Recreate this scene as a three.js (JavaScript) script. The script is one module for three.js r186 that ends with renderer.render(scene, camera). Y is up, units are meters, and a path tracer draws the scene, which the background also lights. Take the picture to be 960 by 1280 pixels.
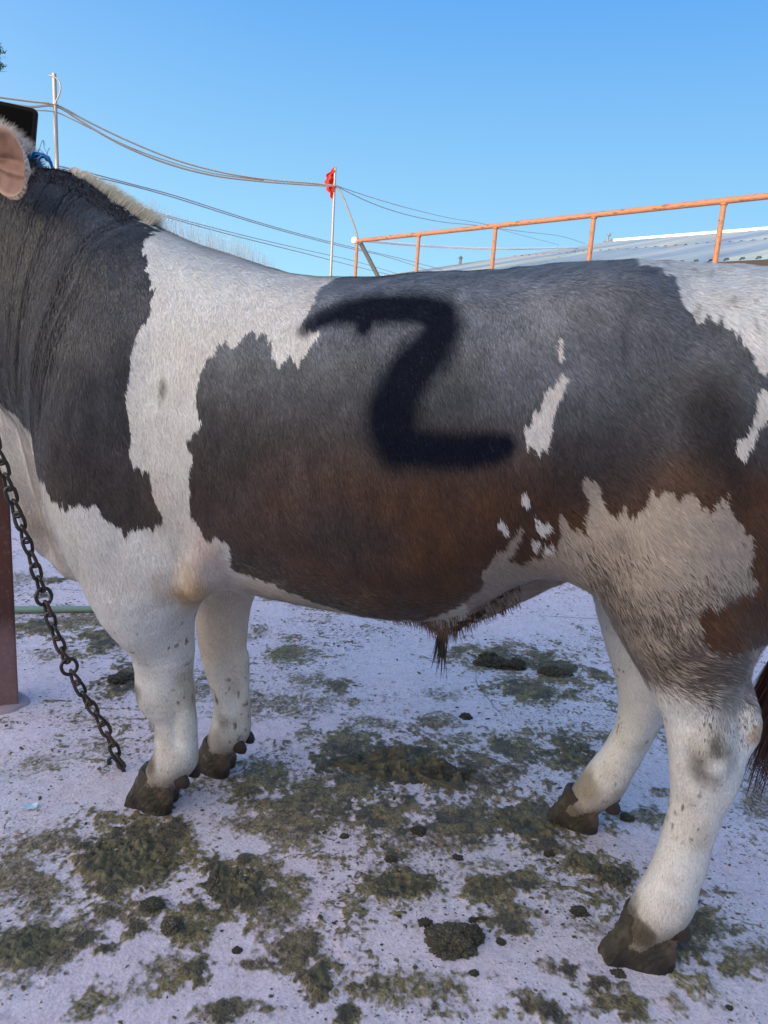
import * as THREE from 'three';
import { mergeGeometries } from 'three/addons/utils/BufferGeometryUtils.js';

// ---------------------------------------------------------------- camera, sky, sun, exposure
const scene = new THREE.Scene();
const camera = new THREE.PerspectiveCamera(69.42, 3 / 4, 0.05, 2000);
camera.position.set(0, 1.2, 0);
camera.rotation.set(THREE.MathUtils.degToRad(-12.3), 0, THREE.MathUtils.degToRad(3.8), 'YXZ');
const renderer = new THREE.WebGLRenderer({ antialias: true });
renderer.setSize(768, 1024);
renderer.toneMapping = THREE.LinearToneMapping;
renderer.toneMappingExposure = 2.08;
renderer.outputColorSpace = THREE.SRGBColorSpace;
renderer.shadowMap.enabled = true;
renderer.shadowMap.type = THREE.PCFSoftShadowMap;

const HAIRS = 900000;
const sunDir = new THREE.Vector3(-0.62, 0.175, 0.74).normalize();
const clamp = (v, a = 0, b = 1) => Math.min(b, Math.max(a, v));
const lerp = (a, b, t) => a + (b - a) * t;
const smooth = (a, b, v) => { const t = clamp((v - a) / (b - a)); return t * t * (3 - 2 * t); };
{ // clear morning sky: deep blue away from the sun, paler towards the horizon, brighter and whiter around the sun
  const w = 512, h = 256, d = new Float32Array(w * h * 4);
  const zen = [0.060, 0.207, 0.475], mid = [0.053, 0.188, 0.432], hor = [0.262, 0.462, 0.520];
  for (let j = 0; j < h; j++) for (let i = 0; i < w; i++) {
    const phi = ((i + 0.5) / w - 0.5) * 2 * Math.PI, el = ((j + 0.5) / h - 0.5) * Math.PI;
    const c = Math.cos(el), x = c * Math.cos(phi), y = Math.sin(el), z = c * Math.sin(phi);
    const mu = x * sunDir.x + y * sunDir.y + z * sunDir.z;
    const e = Math.max(0, y), glow = 3.2 * Math.pow((1 + mu) / 2, 4) + 2.8 * Math.pow((1 + mu) / 2, 12);
    const gl = [1.0, 0.80, 0.55], o = (j * w + i) * 4;
    for (let k = 0; k < 3; k++) {
      let v = e < 0.42 ? lerp(hor[k], mid[k], Math.pow(e / 0.42, 0.72)) : lerp(mid[k], zen[k], smooth(0.42, 0.95, e));
      v += gl[k] * glow * (0.16 + 0.84 * Math.exp(-e * 2.6));
      if (y < 0) v = lerp(v, [0.30, 0.29, 0.28][k], smooth(0, -0.06, y));
      d[o + k] = v;
    }
    d[o + 3] = 1;
  }
  const t = new THREE.DataTexture(d, w, h, THREE.RGBAFormat, THREE.FloatType);
  t.mapping = THREE.EquirectangularReflectionMapping; t.magFilter = THREE.LinearFilter; t.needsUpdate = true;
  scene.background = t; scene.environment = t;
}
const sun = new THREE.DirectionalLight(new THREE.Color(1.0, 0.84, 0.64), 2.05);
sun.position.copy(sunDir).multiplyScalar(40); sun.target.position.set(0, 0, -4);
sun.castShadow = true; sun.shadow.mapSize.set(4096, 4096);
Object.assign(sun.shadow.camera, { left: -30, right: 30, top: 30, bottom: -30, near: 1, far: 120 });
scene.add(sun); scene.add(sun.target);

// ---------------------------------------------------------------- helpers
function rng(seed) { let s = seed | 0; return () => { s = (s + 0x6d2b79f5) | 0; let t = Math.imul(s ^ (s >>> 15), 1 | s); t = (t + Math.imul(t ^ (t >>> 7), 61 | t)) ^ t; return ((t ^ (t >>> 14)) >>> 0) / 4294967296; }; }
function hash3(x, y, z) { let n = Math.imul(x, 374761393) ^ Math.imul(y, 668265263) ^ Math.imul(z, 2147483647 ^ 0x5bd1e995); n = Math.imul(n ^ (n >>> 13), 1274126177); n = Math.imul(n ^ (n >>> 16), 0x85ebca6b); return ((n ^ (n >>> 15)) >>> 0) / 4294967296; }
function noise3(x, y, z) { // value noise -1..1
  const xi = Math.floor(x), yi = Math.floor(y), zi = Math.floor(z), fx = x - xi, fy = y - yi, fz = z - zi;
  const u = fx * fx * (3 - 2 * fx), v = fy * fy * (3 - 2 * fy), w = fz * fz * (3 - 2 * fz);
  const a = lerp(lerp(hash3(xi, yi, zi), hash3(xi + 1, yi, zi), u), lerp(hash3(xi, yi + 1, zi), hash3(xi + 1, yi + 1, zi), u), v);
  const b = lerp(lerp(hash3(xi, yi, zi + 1), hash3(xi + 1, yi, zi + 1), u), lerp(hash3(xi, yi + 1, zi + 1), hash3(xi + 1, yi + 1, zi + 1), u), v);
  return lerp(a, b, w) * 2 - 1;
}
const TAB = new Float32Array(65536); { const R = rng(1234); for (let i = 0; i < 65536; i++) TAB[i] = R() * 2 - 1; }
function n2d(x, y) { const xi = Math.floor(x), yi = Math.floor(y), fx = x - xi, fy = y - yi, u = fx * fx * (3 - 2 * fx), v = fy * fy * (3 - 2 * fy), a = (yi & 255) << 8, b = ((yi + 1) & 255) << 8, c = xi & 255, d = (xi + 1) & 255, p = TAB[a | c], q = TAB[a | d], r = TAB[b | c], s = TAB[b | d]; return p + (q - p) * u + (r - p + (p - q - r + s) * u) * v; }
function f2d(x, y, n) { let s = 0, a = 0.5; for (let i = 0; i < n; i++) { s += a * n2d(x, y); const t = x * 1.62 - y * 1.2 + 13.7; y = x * 1.2 + y * 1.62 + 5.1; x = t; a *= 0.5; } return s; }
function fbm(x, y, z, n = 4) { let s = 0, a = 0.5, f = 1; for (let i = 0; i < n; i++) { s += a * noise3(x * f + i * 17.3, y * f + i * 9.1, z * f + i * 3.7); f *= 2.03; a *= 0.5; } return s; }
function std(name, color, roughness = 0.8, extra = {}) { const m = new THREE.MeshStandardMaterial({ roughness, ...extra }); m.color.setRGB(...color); m.name = name; return m; }
const taken = new Map();
function numbered(name) { const n = taken.get(name) ?? 0; taken.set(name, n + 1); return n ? name + '_' + String(n).padStart(3, '0') : name; }
function shade(o) { o.traverse((m) => { if (m.isMesh) { m.castShadow = true; m.receiveShadow = true; } }); return o; }
function thing(name, label, category, pos = [0, 0, 0], turn = 0, group) {
  const o = new THREE.Group(); o.name = numbered(name); o.position.set(...pos); o.rotation.y = turn;
  o.userData = { label, category }; if (group) o.userData.group = group; scene.add(o); return o;
}
function part(name, geo, mat, parent) { const m = new THREE.Mesh(geo, mat); m.name = name; m.castShadow = m.receiveShadow = true; parent.add(m); return m; }
function single(name, geo, mat, label, category, group) { const m = part(numbered(name), geo, mat, scene); m.userData = { label, category }; if (group) m.userData.group = group; return m; }
function struct(name, geo, mat) { const m = part(name, geo, mat, scene); m.userData.kind = 'structure'; return m; }
const V = (x, y, z) => new THREE.Vector3(x, y, z);
function tube(pts, r, seg = 24, rs = 8, closed = false) { const c = new THREE.CatmullRomCurve3(pts.map((p) => (p.isVector3 ? p : V(...p))), closed, 'centripetal'); return new THREE.TubeGeometry(c, seg, r, rs, closed); }
function rod(a, b, r, rs = 10, r2 = r) { // straight closed cylinder from a to b
  const A = V(...a), B = V(...b), L = A.distanceTo(B), g = new THREE.CylinderGeometry(r2, r, L, rs, 1);
  g.translate(0, L / 2, 0); g.applyQuaternion(new THREE.Quaternion().setFromUnitVectors(V(0, 1, 0), B.clone().sub(A).normalize())); g.translate(A.x, A.y, A.z); return g;
}
// ---------------------------------------------------------------- the yard: lilac concrete under dried and fresh dung
const STAINS = (`-0.549,-1.498,0.112,0.102,1 -0.462,-1.582,0.057,0.055,0.8 -0.282,-1.427,0.067,0.075,1 -0.338,-1.497,0.040,0.033,1 -0.230,-1.483,0.055,0.048,0.7 -0.176,-1.376,0.038,0.051,0.6 -1.082,-2.761,0.137,0.118,0.8 -0.888,-2.442,0.060,0.094,1 -0.747,-1.544,0.073,0.043,0.6 -0.780,-1.457,0.061,0.057,0.6 -0.682,-1.402,0.068,0.052,0.6 -0.639,-1.238,0.084,0.056,0.75 -0.621,-1.154,0.043,0.031,0.5 -0.579,-1.285,0.044,0.027,0.55 -0.538,-1.339,0.033,0.021,0.9 -0.538,-1.255,0.028,0.021,0.95 -0.495,-1.236,0.019,0.014,0.8 -0.448,-1.294,0.021,0.020,0.9 -0.370,-1.193,0.039,0.038,0.5 -0.473,-1.122,0.031,0.039,0.6 -0.443,-1.371,0.025,0.024,1 -0.299,-1.189,0.021,0.034,0.9 -0.339,-1.164,0.036,0.025,0.6 -0.336,-1.295,0.049,0.026,0.8 -0.112,-1.282,0.036,0.041,0.75 -0.066,-1.198,0.028,0.037,0.95 -0.122,-1.232,0.024,0.019,0.8 -0.192,-1.226,0.039,0.019,0.6 -0.230,-1.116,0.043,0.023,0.8 -0.145,-1.130,0.020,0.013,0.8 -0.005,-1.133,0.021,0.017,0.9 0.018,-1.183,0.034,0.018,0.6 0.103,-1.488,0.060,0.053,1 0.097,-1.996,0.241,0.097,1 -0.016,-1.859,0.113,0.156,0.75 0.203,-1.966,0.096,0.086,1 0.053,-1.739,0.085,0.086,0.8 -0.075,-2.065,0.123,0.084,0.7 -0.164,-1.786,0.140,0.127,0.7 -0.309,-1.864,0.111,0.087,0.65 -0.220,-1.660,0.101,0.048,0.6 -0.313,-1.666,0.060,0.046,0.5 0.277,-1.746,0.097,0.077,0.85 0.447,-1.747,0.105,0.092,0.95 0.454,-2.132,0.078,0.080,0.8 0.343,-2.048,0.088,0.065,0.75 0.655,-2.124,0.074,0.091,1 0.564,-2.053,0.051,0.038,0.6 0.784,-2.224,0.069,0.044,0.6 0.299,-1.493,0.049,0.037,0.85 0.387,-1.523,0.039,0.039,0.85 0.307,-1.562,0.079,0.029,0.4 0.337,-1.380,0.039,0.033,0.9 0.386,-1.414,0.033,0.025,0.5 0.556,-1.592,0.049,0.040,1 0.604,-1.554,0.048,0.047,0.95 0.510,-1.650,0.037,0.026,0.5 0.434,-1.519,0.048,0.028,0.5 0.693,-1.379,0.047,0.054,0.9 0.770,-1.417,0.044,0.031,0.8 0.760,-1.293,0.058,0.020,0.7 0.809,-1.328,0.070,0.038,0.55 0.688,-1.258,0.050,0.030,0.55 0.364,-1.164,0.052,0.025,0.8 0.441,-1.267,0.033,0.019,0.75 0.482,-1.242,0.033,0.020,0.8 0.534,-1.177,0.022,0.026,0.8 0.494,-1.197,0.022,0.015,0.8 0.621,-1.206,0.022,0.024,0.5 0.092,-1.202,0.093,0.033,0.55 0.015,-1.195,0.031,0.016,0.85 -0.011,-1.124,0.021,0.017,0.8 0.611,-2.569,0.119,0.084,0.85 0.893,-2.723,0.047,0.063,0.85 0.732,-2.781,0.101,0.147,0.8 0.515,-2.849,0.154,0.101,0.8 0.206,-2.253,0.060,0.054,0.7 0.020,-2.228,0.066,0.043,0.5 -0.117,-2.487,0.041,0.052,0.7 -0.343,-2.739,0.063,0.063,0.7 -0.508,-2.949,0.033,0.054,0.5 -0.066,-2.357,0.033,0.035,0.5 0.304,-2.162,0.066,0.041,0.5 0.632,-1.933,0.029,0.026,0.5 0.756,-1.815,0.069,0.031,0.6 0.867,-1.940,0.037,0.027,0.5 1.145,-1.913,0.054,0.072,0.5 -0.900,-1.875,0.086,0.043,0.35 -0.891,-2.131,0.097,0.042,0.3 -0.586,-1.339,0.016,0.014,0.7 -0.311,-2.322,0.108,0.081,0.5 -0.176,-2.341,0.082,0.059,0.4 -0.780,-1.976,0.068,0.037,0.35 -0.605,-2.401,0.055,0.063,0.5 0.095,-1.584,0.028,0.023,0.7 0.049,-1.420,0.039,0.022,0.35 0.627,-2.229,0.055,0.033,0.4 0.274,-2.467,0.059,0.038,0.4 -0.253,-2.520,0.070,0.047,0.45 -1.395,-2.881,0.156,0.056,0.3 -1.258,-2.953,0.113,0.067,0.6 -1.223,-2.579,0.040,0.046,0.4 0.127,-1.357,0.028,0.011,0.3 0.216,-1.642,0.071,0.031,0.5 0.495,-1.389,0.036,0.019,0.4`).split(' ').map((s) => s.split(',').map(Number));
{ const R = rng(404); for (let i = 0; i < 170; i++) { const x = lerp(-3.2, 3.2, R()), z = lerp(-6.5, 1.2, R()); if (x > -1.3 && x < 1.2 && z > -3.0 && z < -1.05) continue; const s = 0.03 + 0.12 * R() * R(); STAINS.push([x, z, s, s * (0.5 + 0.5 * R()), 0.3 + 0.7 * R()]); } }
const GX0 = -2.3, GX1 = 2.3, GZ0 = -4.9, GZ1 = -0.3;
const bins = new Map(); // stains by 0.25 m square
STAINS.forEach((s) => { const a = s[2] * 1.9 + 0.03, b = s[3] * 1.9 + 0.03; for (let i = Math.floor((s[0] - a) * 4); i <= Math.floor((s[0] + a) * 4); i++) for (let j = Math.floor((s[1] - b) * 4); j <= Math.floor((s[1] + b) * 4); j++) { const k = i * 1000 + j; if (!bins.has(k)) bins.set(k, []); bins.get(k).push(s); } });
function dungAt(x, z) { // 0..1 how thickly the concrete is covered
  const n = f2d(x * 15, z * 15, 3), h = f2d(x * 70 + 9, z * 62, 4);
  let v = 0;
  for (const s of bins.get(Math.floor(x * 4) * 1000 + Math.floor(z * 4)) ?? []) {
    const d = Math.hypot((x - s[0]) / s[2], (z - s[1]) / s[3]) + 1.0 * n + 0.8 * h;
    v = Math.max(v, s[4] * (1 - smooth(0.72, 1.26, d)), 0.68 * s[4] * (1 - smooth(0.95, 2.05, d + 0.6 * n + 0.6 * h)));
  }
  const m = f2d(x * 4 + 40, z * 4, 3), q = f2d(x * 38 + 5 * n, z * 34 + 3, 3);
  v = Math.max(v, 0.6 * smooth(0.36, 0.62, q + 0.75 * m), (0.30 * smooth(-0.05, 0.45, m + 0.35 * n) + 0.12) * smooth(-0.12, 0.42, h + 0.4 * q));   // small smears and a thin trodden film
  for (let k = 0; k < 2; k++) { // specks: one crumb stain per small cell
    const cs = k ? 55 : 120, ci = Math.floor(x * cs), cj = Math.floor(z * cs), a = hash3(ci, cj, 11 + k), b = hash3(ci, cj, 23 + k), c = hash3(ci, cj, 37 + k);
    if (c < 0.20 + 0.5 * m) { const r = (0.10 + 0.32 * a * a) * (1 + 0.4 * n2d(x * 400, z * 400)), d = Math.hypot(x * cs - ci - 0.3 - 0.4 * a, (z * cs - cj - 0.3 - 0.4 * b) * 1.3); v = Math.max(v, 0.9 * (1 - smooth(r * 0.6, r, d))); }
  }
  return clamp(v);
}
const lowWave = (x, z) => 0.006 * noise3(x * 1.7, 3, z * 1.7) + 0.003 * noise3(x * 6, 4, z * 6);
function groundHeight(x, z, v) {
  const rough = noise3(x * 75, 1, z * 75), big = noise3(x * 24, 6, z * 24);
  let h = lowWave(x, z) + 0.0012 * noise3(x * 48, 2, z * 48) + v * v * (0.007 + 0.005 * big + 0.005 * rough);
  // trodden ridges in the largest smear
  const m = smooth(1, 0.3, Math.hypot((x - 0.10) / 0.27, (z + 1.98) / 0.15)) * v; if (m > 0) h += m * (0.010 * Math.pow(1 - Math.abs(noise3(x * 9 + z * 13, 2, z * 26 - x * 6)), 4) + 0.004 * rough);
  return h;
}
{
  const N = 2048, px = new Uint8Array(N * N * 4), rg = new Uint8Array(N * N * 4);
  for (let j = 0; j < N; j++) for (let i = 0; i < N; i++) {
    const x = lerp(GX0, GX1, (i + 0.5) / N), z = lerp(GZ0, GZ1, (j + 0.5) / N), o = (j * N + i) * 4;
    const v = dungAt(x, z), g = TAB[(i * 7919 + j * 104729 + (i ^ j) * 31) & 65535] * 0.5, g2 = n2d(x * 300, z * 280) * 0.5, b = f2d(x * 2.3, z * 2.3, 3), f = n2d(x * 30, z * 30), h = f2d(x * 85, z * 80, 3), h2 = f2d(x * 130 + 3, z * 120, 3);
    // concrete: pinkish lilac wash, worn and bluer in places
    const wear = clamp(0.5 + 0.9 * b + 0.25 * f), k = 1 + 0.26 * g + 0.26 * g2 + 0.06 * f + 0.12 * h - 0.5 * smooth(0.62, 0.9, n2d(x * 230 + 31, z * 215)) * smooth(-0.3, 0.3, b);
    const jl = smooth(0.006, 0.002, Math.abs(z + 3.36 + 0.04 * x + 0.012 * f2d(x * 6, 2, 3))) * smooth(-0.5, 0.2, n2d(x * 3, 4)) + smooth(0.004, 0.0015, Math.abs(x - 0.52 - 0.10 * (z + 1.5) + 0.05 * f2d(3, z * 5, 3))) * smooth(-0.1, 0.4, n2d(7, z * 4)); // a joint and a crack
    let r = lerp(0.605, 0.53, wear) * k, gg = lerp(0.495, 0.48, wear) * k, bb = lerp(0.53, 0.515, wear) * k; r *= 1 - 0.6 * jl; gg *= 1 - 0.6 * jl; bb *= 1 - 0.6 * jl;
    // dung: olive to brown, straw-coloured fibre in it, darker wet cores
    const fib = n2d(x * 240 + 60 * f + 30 * z, z * 95), straw = smooth(0.25, 0.75, fib) * smooth(-0.2, 0.6, f2d(x * 11, z * 11, 2)), core = smooth(0.62, 1, v + 0.5 * f2d(x * 26, z * 26, 3)), tone = clamp(0.5 + 1.3 * f2d(x * 5 + 7, z * 5, 2));
    let dr = lerp(lerp(0.128, 0.132, tone), 0.046, core), dg = lerp(lerp(0.101, 0.098, tone), 0.036, core), db = lerp(lerp(0.030, 0.048, tone), 0.014, core); const kk = clamp(1 + 1.1 * g2 + 0.8 * g + 0.9 * h, 0.25, 2.2); dr *= kk; dg *= kk; db *= kk;
    dr += 0.13 * straw; dg += 0.112 * straw; db += 0.036 * straw;
    const t = smooth(0.03, 0.66, v + 0.42 * h2 * Math.min(1, v * 4)) * 0.97;
    r = lerp(r, dr, t); gg = lerp(gg, dg, t); bb = lerp(bb, db, t);
    const s = (c) => Math.round(255 * clamp(c <= 0.0031308 ? c * 12.92 : 1.055 * Math.pow(c, 1 / 2.4) - 0.055));
    px[o] = s(r); px[o + 1] = s(gg); px[o + 2] = s(bb); px[o + 3] = 255;
    const hh = clamp(0.35 + 0.20 * g2 + 0.08 * g + t * (0.22 * fib + 0.45 * h + 0.14)); rg[o] = Math.round(255 * hh); rg[o + 1] = Math.round(255 * clamp(lerp(0.86, 0.80 - 0.10 * core, t))); rg[o + 3] = 255;
  }
  const tex = (d, srgb) => { const t = new THREE.DataTexture(d, N, N, THREE.RGBAFormat); t.magFilter = THREE.LinearFilter; t.minFilter = THREE.LinearMipmapLinearFilter; t.wrapS = t.wrapT = THREE.MirroredRepeatWrapping; if (srgb) t.colorSpace = THREE.SRGBColorSpace; t.needsUpdate = true; return t; };
  const bt = tex(rg), mat = new THREE.MeshStandardMaterial({ map: tex(px, true), bumpMap: bt, bumpScale: 0.006, roughnessMap: bt, roughness: 1, name: 'dirty_concrete' });
  // one sheet: fine where it is seen close, coarse to the horizon
  const axis = (a, b, n, far) => { const o = []; for (const d of [far, 60, 20, 8, 3, 1]) o.push(a - d); for (let i = 0; i <= n; i++) o.push(lerp(a, b, i / n)); for (const d of [1, 3, 8, 20, 60, far]) o.push(b + d); return o; };
  const ax = axis(GX0, GX1, 460, 400), az = axis(GZ0, GZ1, 460, 400), pos = [], uv = [], idx = [];
  for (const z of az) for (const x of ax) { const inn = x >= GX0 && x <= GX1 && z >= GZ0 && z <= GZ1; pos.push(x, inn ? groundHeight(x, z, dungAt(x, z)) : 0, z); uv.push((x - GX0) / (GX1 - GX0), (z - GZ0) / (GZ1 - GZ0)); }
  const w = ax.length; for (let j = 0; j + 1 < az.length; j++) for (let i = 0; i + 1 < w; i++) { const a = j * w + i; idx.push(a, a + w, a + 1, a + 1, a + w, a + w + 1); }
  const g = new THREE.BufferGeometry(); g.setAttribute('position', new THREE.Float32BufferAttribute(pos, 3)); g.setAttribute('uv', new THREE.Float32BufferAttribute(uv, 2)); g.setIndex(idx); g.computeVertexNormals();
  struct('ground', g, mat);
}

{ // dry field around the yard
  const g = new THREE.RingGeometry(24, 390, 96, 14); g.rotateX(-Math.PI / 2); g.translate(0, 0.012, -6); const P = g.attributes.position, C = []; for (let i = 0; i < P.count; i++) { const n = f2d(P.getX(i) * 0.03, P.getZ(i) * 0.03, 3), f = 1 + 0.5 * n; C.push(0.20 * f, 0.165 * f, 0.10 * f); }
  g.setAttribute('color', new THREE.Float32BufferAttribute(C, 3)); struct('field', g, new THREE.MeshStandardMaterial({ vertexColors: true, roughness: 0.95, name: 'dry_field' }));
}

// ---------------------------------------------------------------- low shed with a ribbed metal roof beyond the yard
{
  const W = 20, slope = 0.2227, run = 9.37, L = run / 2 + 0.12, b = thing('shed', 'low shed with a pale ribbed metal roof beyond the orange railing', 'shed', [-0.391, 2.985, -19.353], THREE.MathUtils.degToRad(-49.2));
  function sheet(seed) {
    const R = rng(seed), pos = [], uv = [], idx = [], prof = []; let x = 0;
    for (let k = 0; k < 3; k++) { prof.push([x, 0], [x + 0.085, 0], [x + 0.115, 0.05], [x + 0.175, 0.05], [x + 0.205, 0]); x += 0.26; } prof.push([x, 0], [x + 0.04, 0.002]);
    for (let j = 0; j <= 6; j++) { const t = j / 6, z = -t * L; for (const [a, h] of prof) { pos.push(a, z * -slope + h + 0.004 * noise3(a * 3, t * 3, seed), z); uv.push(a, t * 4.7); } }
    const n = prof.length; for (let j = 0; j < 6; j++) for (let i = 0; i + 1 < n; i++) { const a = j * n + i; idx.push(a, a + 1, a + n, a + 1, a + n + 1, a + n); }
    const g = new THREE.BufferGeometry(); g.setAttribute('position', new THREE.Float32BufferAttribute(pos, 3)); g.setAttribute('uv', new THREE.Float32BufferAttribute(uv, 2)); g.setIndex(idx); g.computeVertexNormals(); return g;
  }
  const N = 256, mk = (base, rust, seed) => { const d = new Uint8Array(N * N * 4); for (let j = 0; j < N; j++) for (let i = 0; i < N; i++) { const u = i / N * 0.82, v = j / N * 4.7, n = fbm(u * 5, v * 0.7, seed, 4), s = noise3(u * 50, v * 0.8, seed + 3), t = clamp(smooth(0.05, 0.5, n + 0.3 * s) * 0.8), o = (j * N + i) * 4; for (let k = 0; k < 3; k++) { const c = lerp(base[k], rust[k], t) * (1 + 0.15 * s); d[o + k] = Math.round(255 * Math.pow(clamp(c), 1 / 2.2)); } d[o + 3] = 255; } const t = new THREE.DataTexture(d, N, N, THREE.RGBAFormat); t.magFilter = THREE.LinearFilter; t.colorSpace = THREE.SRGBColorSpace; t.wrapS = t.wrapT = THREE.RepeatWrapping; t.repeat.set(1 / 0.82, 1 / 4.7); t.needsUpdate = true; return new THREE.MeshStandardMaterial({ map: t, roughness: 0.55, metalness: 0.25, side: THREE.DoubleSide, name: 'ribbed_metal' }); };
  const mats = [mk([0.33, 0.39, 0.42], [0.44, 0.34, 0.30], 1), mk([0.40, 0.45, 0.45], [0.48, 0.34, 0.30], 2), mk([0.28, 0.35, 0.41], [0.13, 0.18, 0.25], 3), mk([0.43, 0.47, 0.42], [0.34, 0.37, 0.30], 4)], geos = [sheet(1), sheet(2), sheet(3)], R = rng(8);
  for (let c = 0; c < 2; c++) for (let k = 0; k < 25; k++) { const m = part('roof_sheet', geos[k % 3], mats[Math.floor(R() * 4)], b); m.position.set(k * 0.78, c * (run / 2) * slope + c * 0.012 + 0.003 * (k % 2), -c * run / 2); m.rotation.y = (R() - 0.5) * 0.004; }
  const far = new THREE.BoxGeometry(W, 0.03, run); far.rotateX(Math.atan(slope)); far.translate(W / 2, run * slope / 2, -run * 1.5); part('roof_slope', far, mats[0], b);
  const cap = new THREE.CylinderGeometry(0.11, 0.11, W - 0.4, 10, 1, false, 0, Math.PI); cap.rotateX(-Math.PI / 2); cap.rotateZ(Math.PI / 2); cap.rotateX(-Math.PI / 2); 
  const ridge = new THREE.BoxGeometry(W - 0.3, 0.07, 0.34); ridge.translate(W / 2 + 0.15, run * slope + 0.06, -run); part('ridge_cap', ridge, std('ridge_white', [0.72, 0.72, 0.70], 0.6), b);
  const verge = new THREE.BoxGeometry(0.06, 0.07, run * 1.02); verge.rotateX(Math.atan(slope)); verge.translate(-0.035, run * slope / 2 + 0.02, -run / 2); part('verge_strip', verge, std('verge', [0.50, 0.50, 0.46], 0.6), b);
  const fas = new THREE.BoxGeometry(W, 0.10, 0.05); fas.translate(W / 2, -0.052, -0.03); part('eave_beam', fas, std('dark_timber', [0.05, 0.032, 0.025], 0.9), b);
  const wallM = std('shed_plaster', [0.42, 0.40, 0.37], 0.9), wg = new THREE.BoxGeometry(W - 0.5, 2.9, 0.2); wg.translate(W / 2, -1.55, -0.5); part('wall', wg, wallM, b); const wb = wg.clone(); wb.translate(0, 0, -run * 2 + 1); part('wall', wb, wallM, b);
  for (const x of [0.35, W - 0.35]) { const s = new THREE.Shape(); s.moveTo(-0.6, -3); s.lineTo(-0.6, 0.02); s.lineTo(-run, run * slope - 0.12); s.lineTo(-run * 2 + 0.6, 0.02); s.lineTo(-run * 2 + 0.6, -3); const e = new THREE.ExtrudeGeometry(s, { depth: 0.2, bevelEnabled: false }); e.rotateY(-Math.PI / 2); e.translate(x + 0.1, 0, 0); e.scale(1, 1, 1); const q = part('gable_wall', e, wallM, b); q.geometry.rotateY(0); }
  const brk = mergeGeometries([rod([0, 0, 0], [0, 0.22, 0], 0.035, 8), rod([-0.14, 0.05, 0], [0.14, 0.07, 0], 0.03, 8), new THREE.SphereGeometry(0.06, 10, 8).translate(0.03, 0.24, 0)]); brk.translate(0.0, run * slope + 0.02, -run + 0.05); part('ridge_bracket', brk, std('bracket', [0.16, 0.19, 0.21], 0.6), b);
  const vp = mergeGeometries([rod([0, 0, 0], [0, 0.20, 0], 0.055, 10), new THREE.ConeGeometry(0.10, 0.10, 12).translate(0, 0.25, 0)]); vp.scale(0.7, 0.7, 0.7); vp.translate(0.30, 0.60, -2.35); part('vent_pipe', vp, std('vent', [0.14, 0.17, 0.14], 0.8), b);
}

// ---------------------------------------------------------------- tall orange railing
{
  const N = 128, pd = new Uint8Array(N * N * 4); for (let j = 0; j < N; j++) for (let i = 0; i < N; i++) { const n = f2d(i * 0.06, j * 0.16, 4), r = smooth(0.18, 0.42, n), o = (j * N + i) * 4; [[0.40, 0.13], [0.165, 0.06], [0.075, 0.035]].forEach(([a, b], k) => { pd[o + k] = Math.round(255 * Math.pow(lerp(a, b, r * 0.8) * (1 + 0.25 * n), 1 / 2.2)); }); pd[o + 3] = 255; }
  const pt = new THREE.DataTexture(pd, N, N, THREE.RGBAFormat); pt.magFilter = THREE.LinearFilter; pt.colorSpace = THREE.SRGBColorSpace; pt.wrapS = pt.wrapT = THREE.RepeatWrapping; pt.repeat.set(1, 6); pt.needsUpdate = true;
  const paint = new THREE.MeshStandardMaterial({ map: pt, roughness: 0.7, name: 'orange_paint' }), t = thing('railing', 'tall orange pipe railing running behind the bull towards the shed', 'railing', [-0.575, 0, -10.02]);
  const A = [0, 2.55, 0], dx = 0.766, dz = 0.958;
  part('rail', rod(A, [dx * 8, 2.47, dz * 8], 0.024, 14), paint, t);
  for (let k = 0; k < 8; k++) part('post', mergeGeometries([rod([dx * k, 0, dz * k], [dx * k, 2.55 - 0.01 * k - 0.02, dz * k], 0.021, 14), new THREE.SphereGeometry(0.029, 12, 8).scale(1, 0.55, 1).translate(dx * k, 2.55 - 0.01 * k - 0.025, dz * k)]), paint, t);
  part('rail', rod([0, 0.9, 0], [dx * 8, 0.9, dz * 8], 0.02, 10), paint, t);
  part('post_cap', new THREE.SphereGeometry(0.045, 18, 12).translate(-0.035, 2.555, 0), std('white_cap', [0.78, 0.76, 0.72], 0.35), t);
  single('brace', rod([-0.53, 2.53, -10.05], [0.35, 1.15, -10.45], 0.028, 10), std('grey_steel', [0.16, 0.15, 0.14], 0.5, { metalness: 0.3 }), 'dark slanting steel brace below the left corner of the orange railing', 'brace');
}

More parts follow.
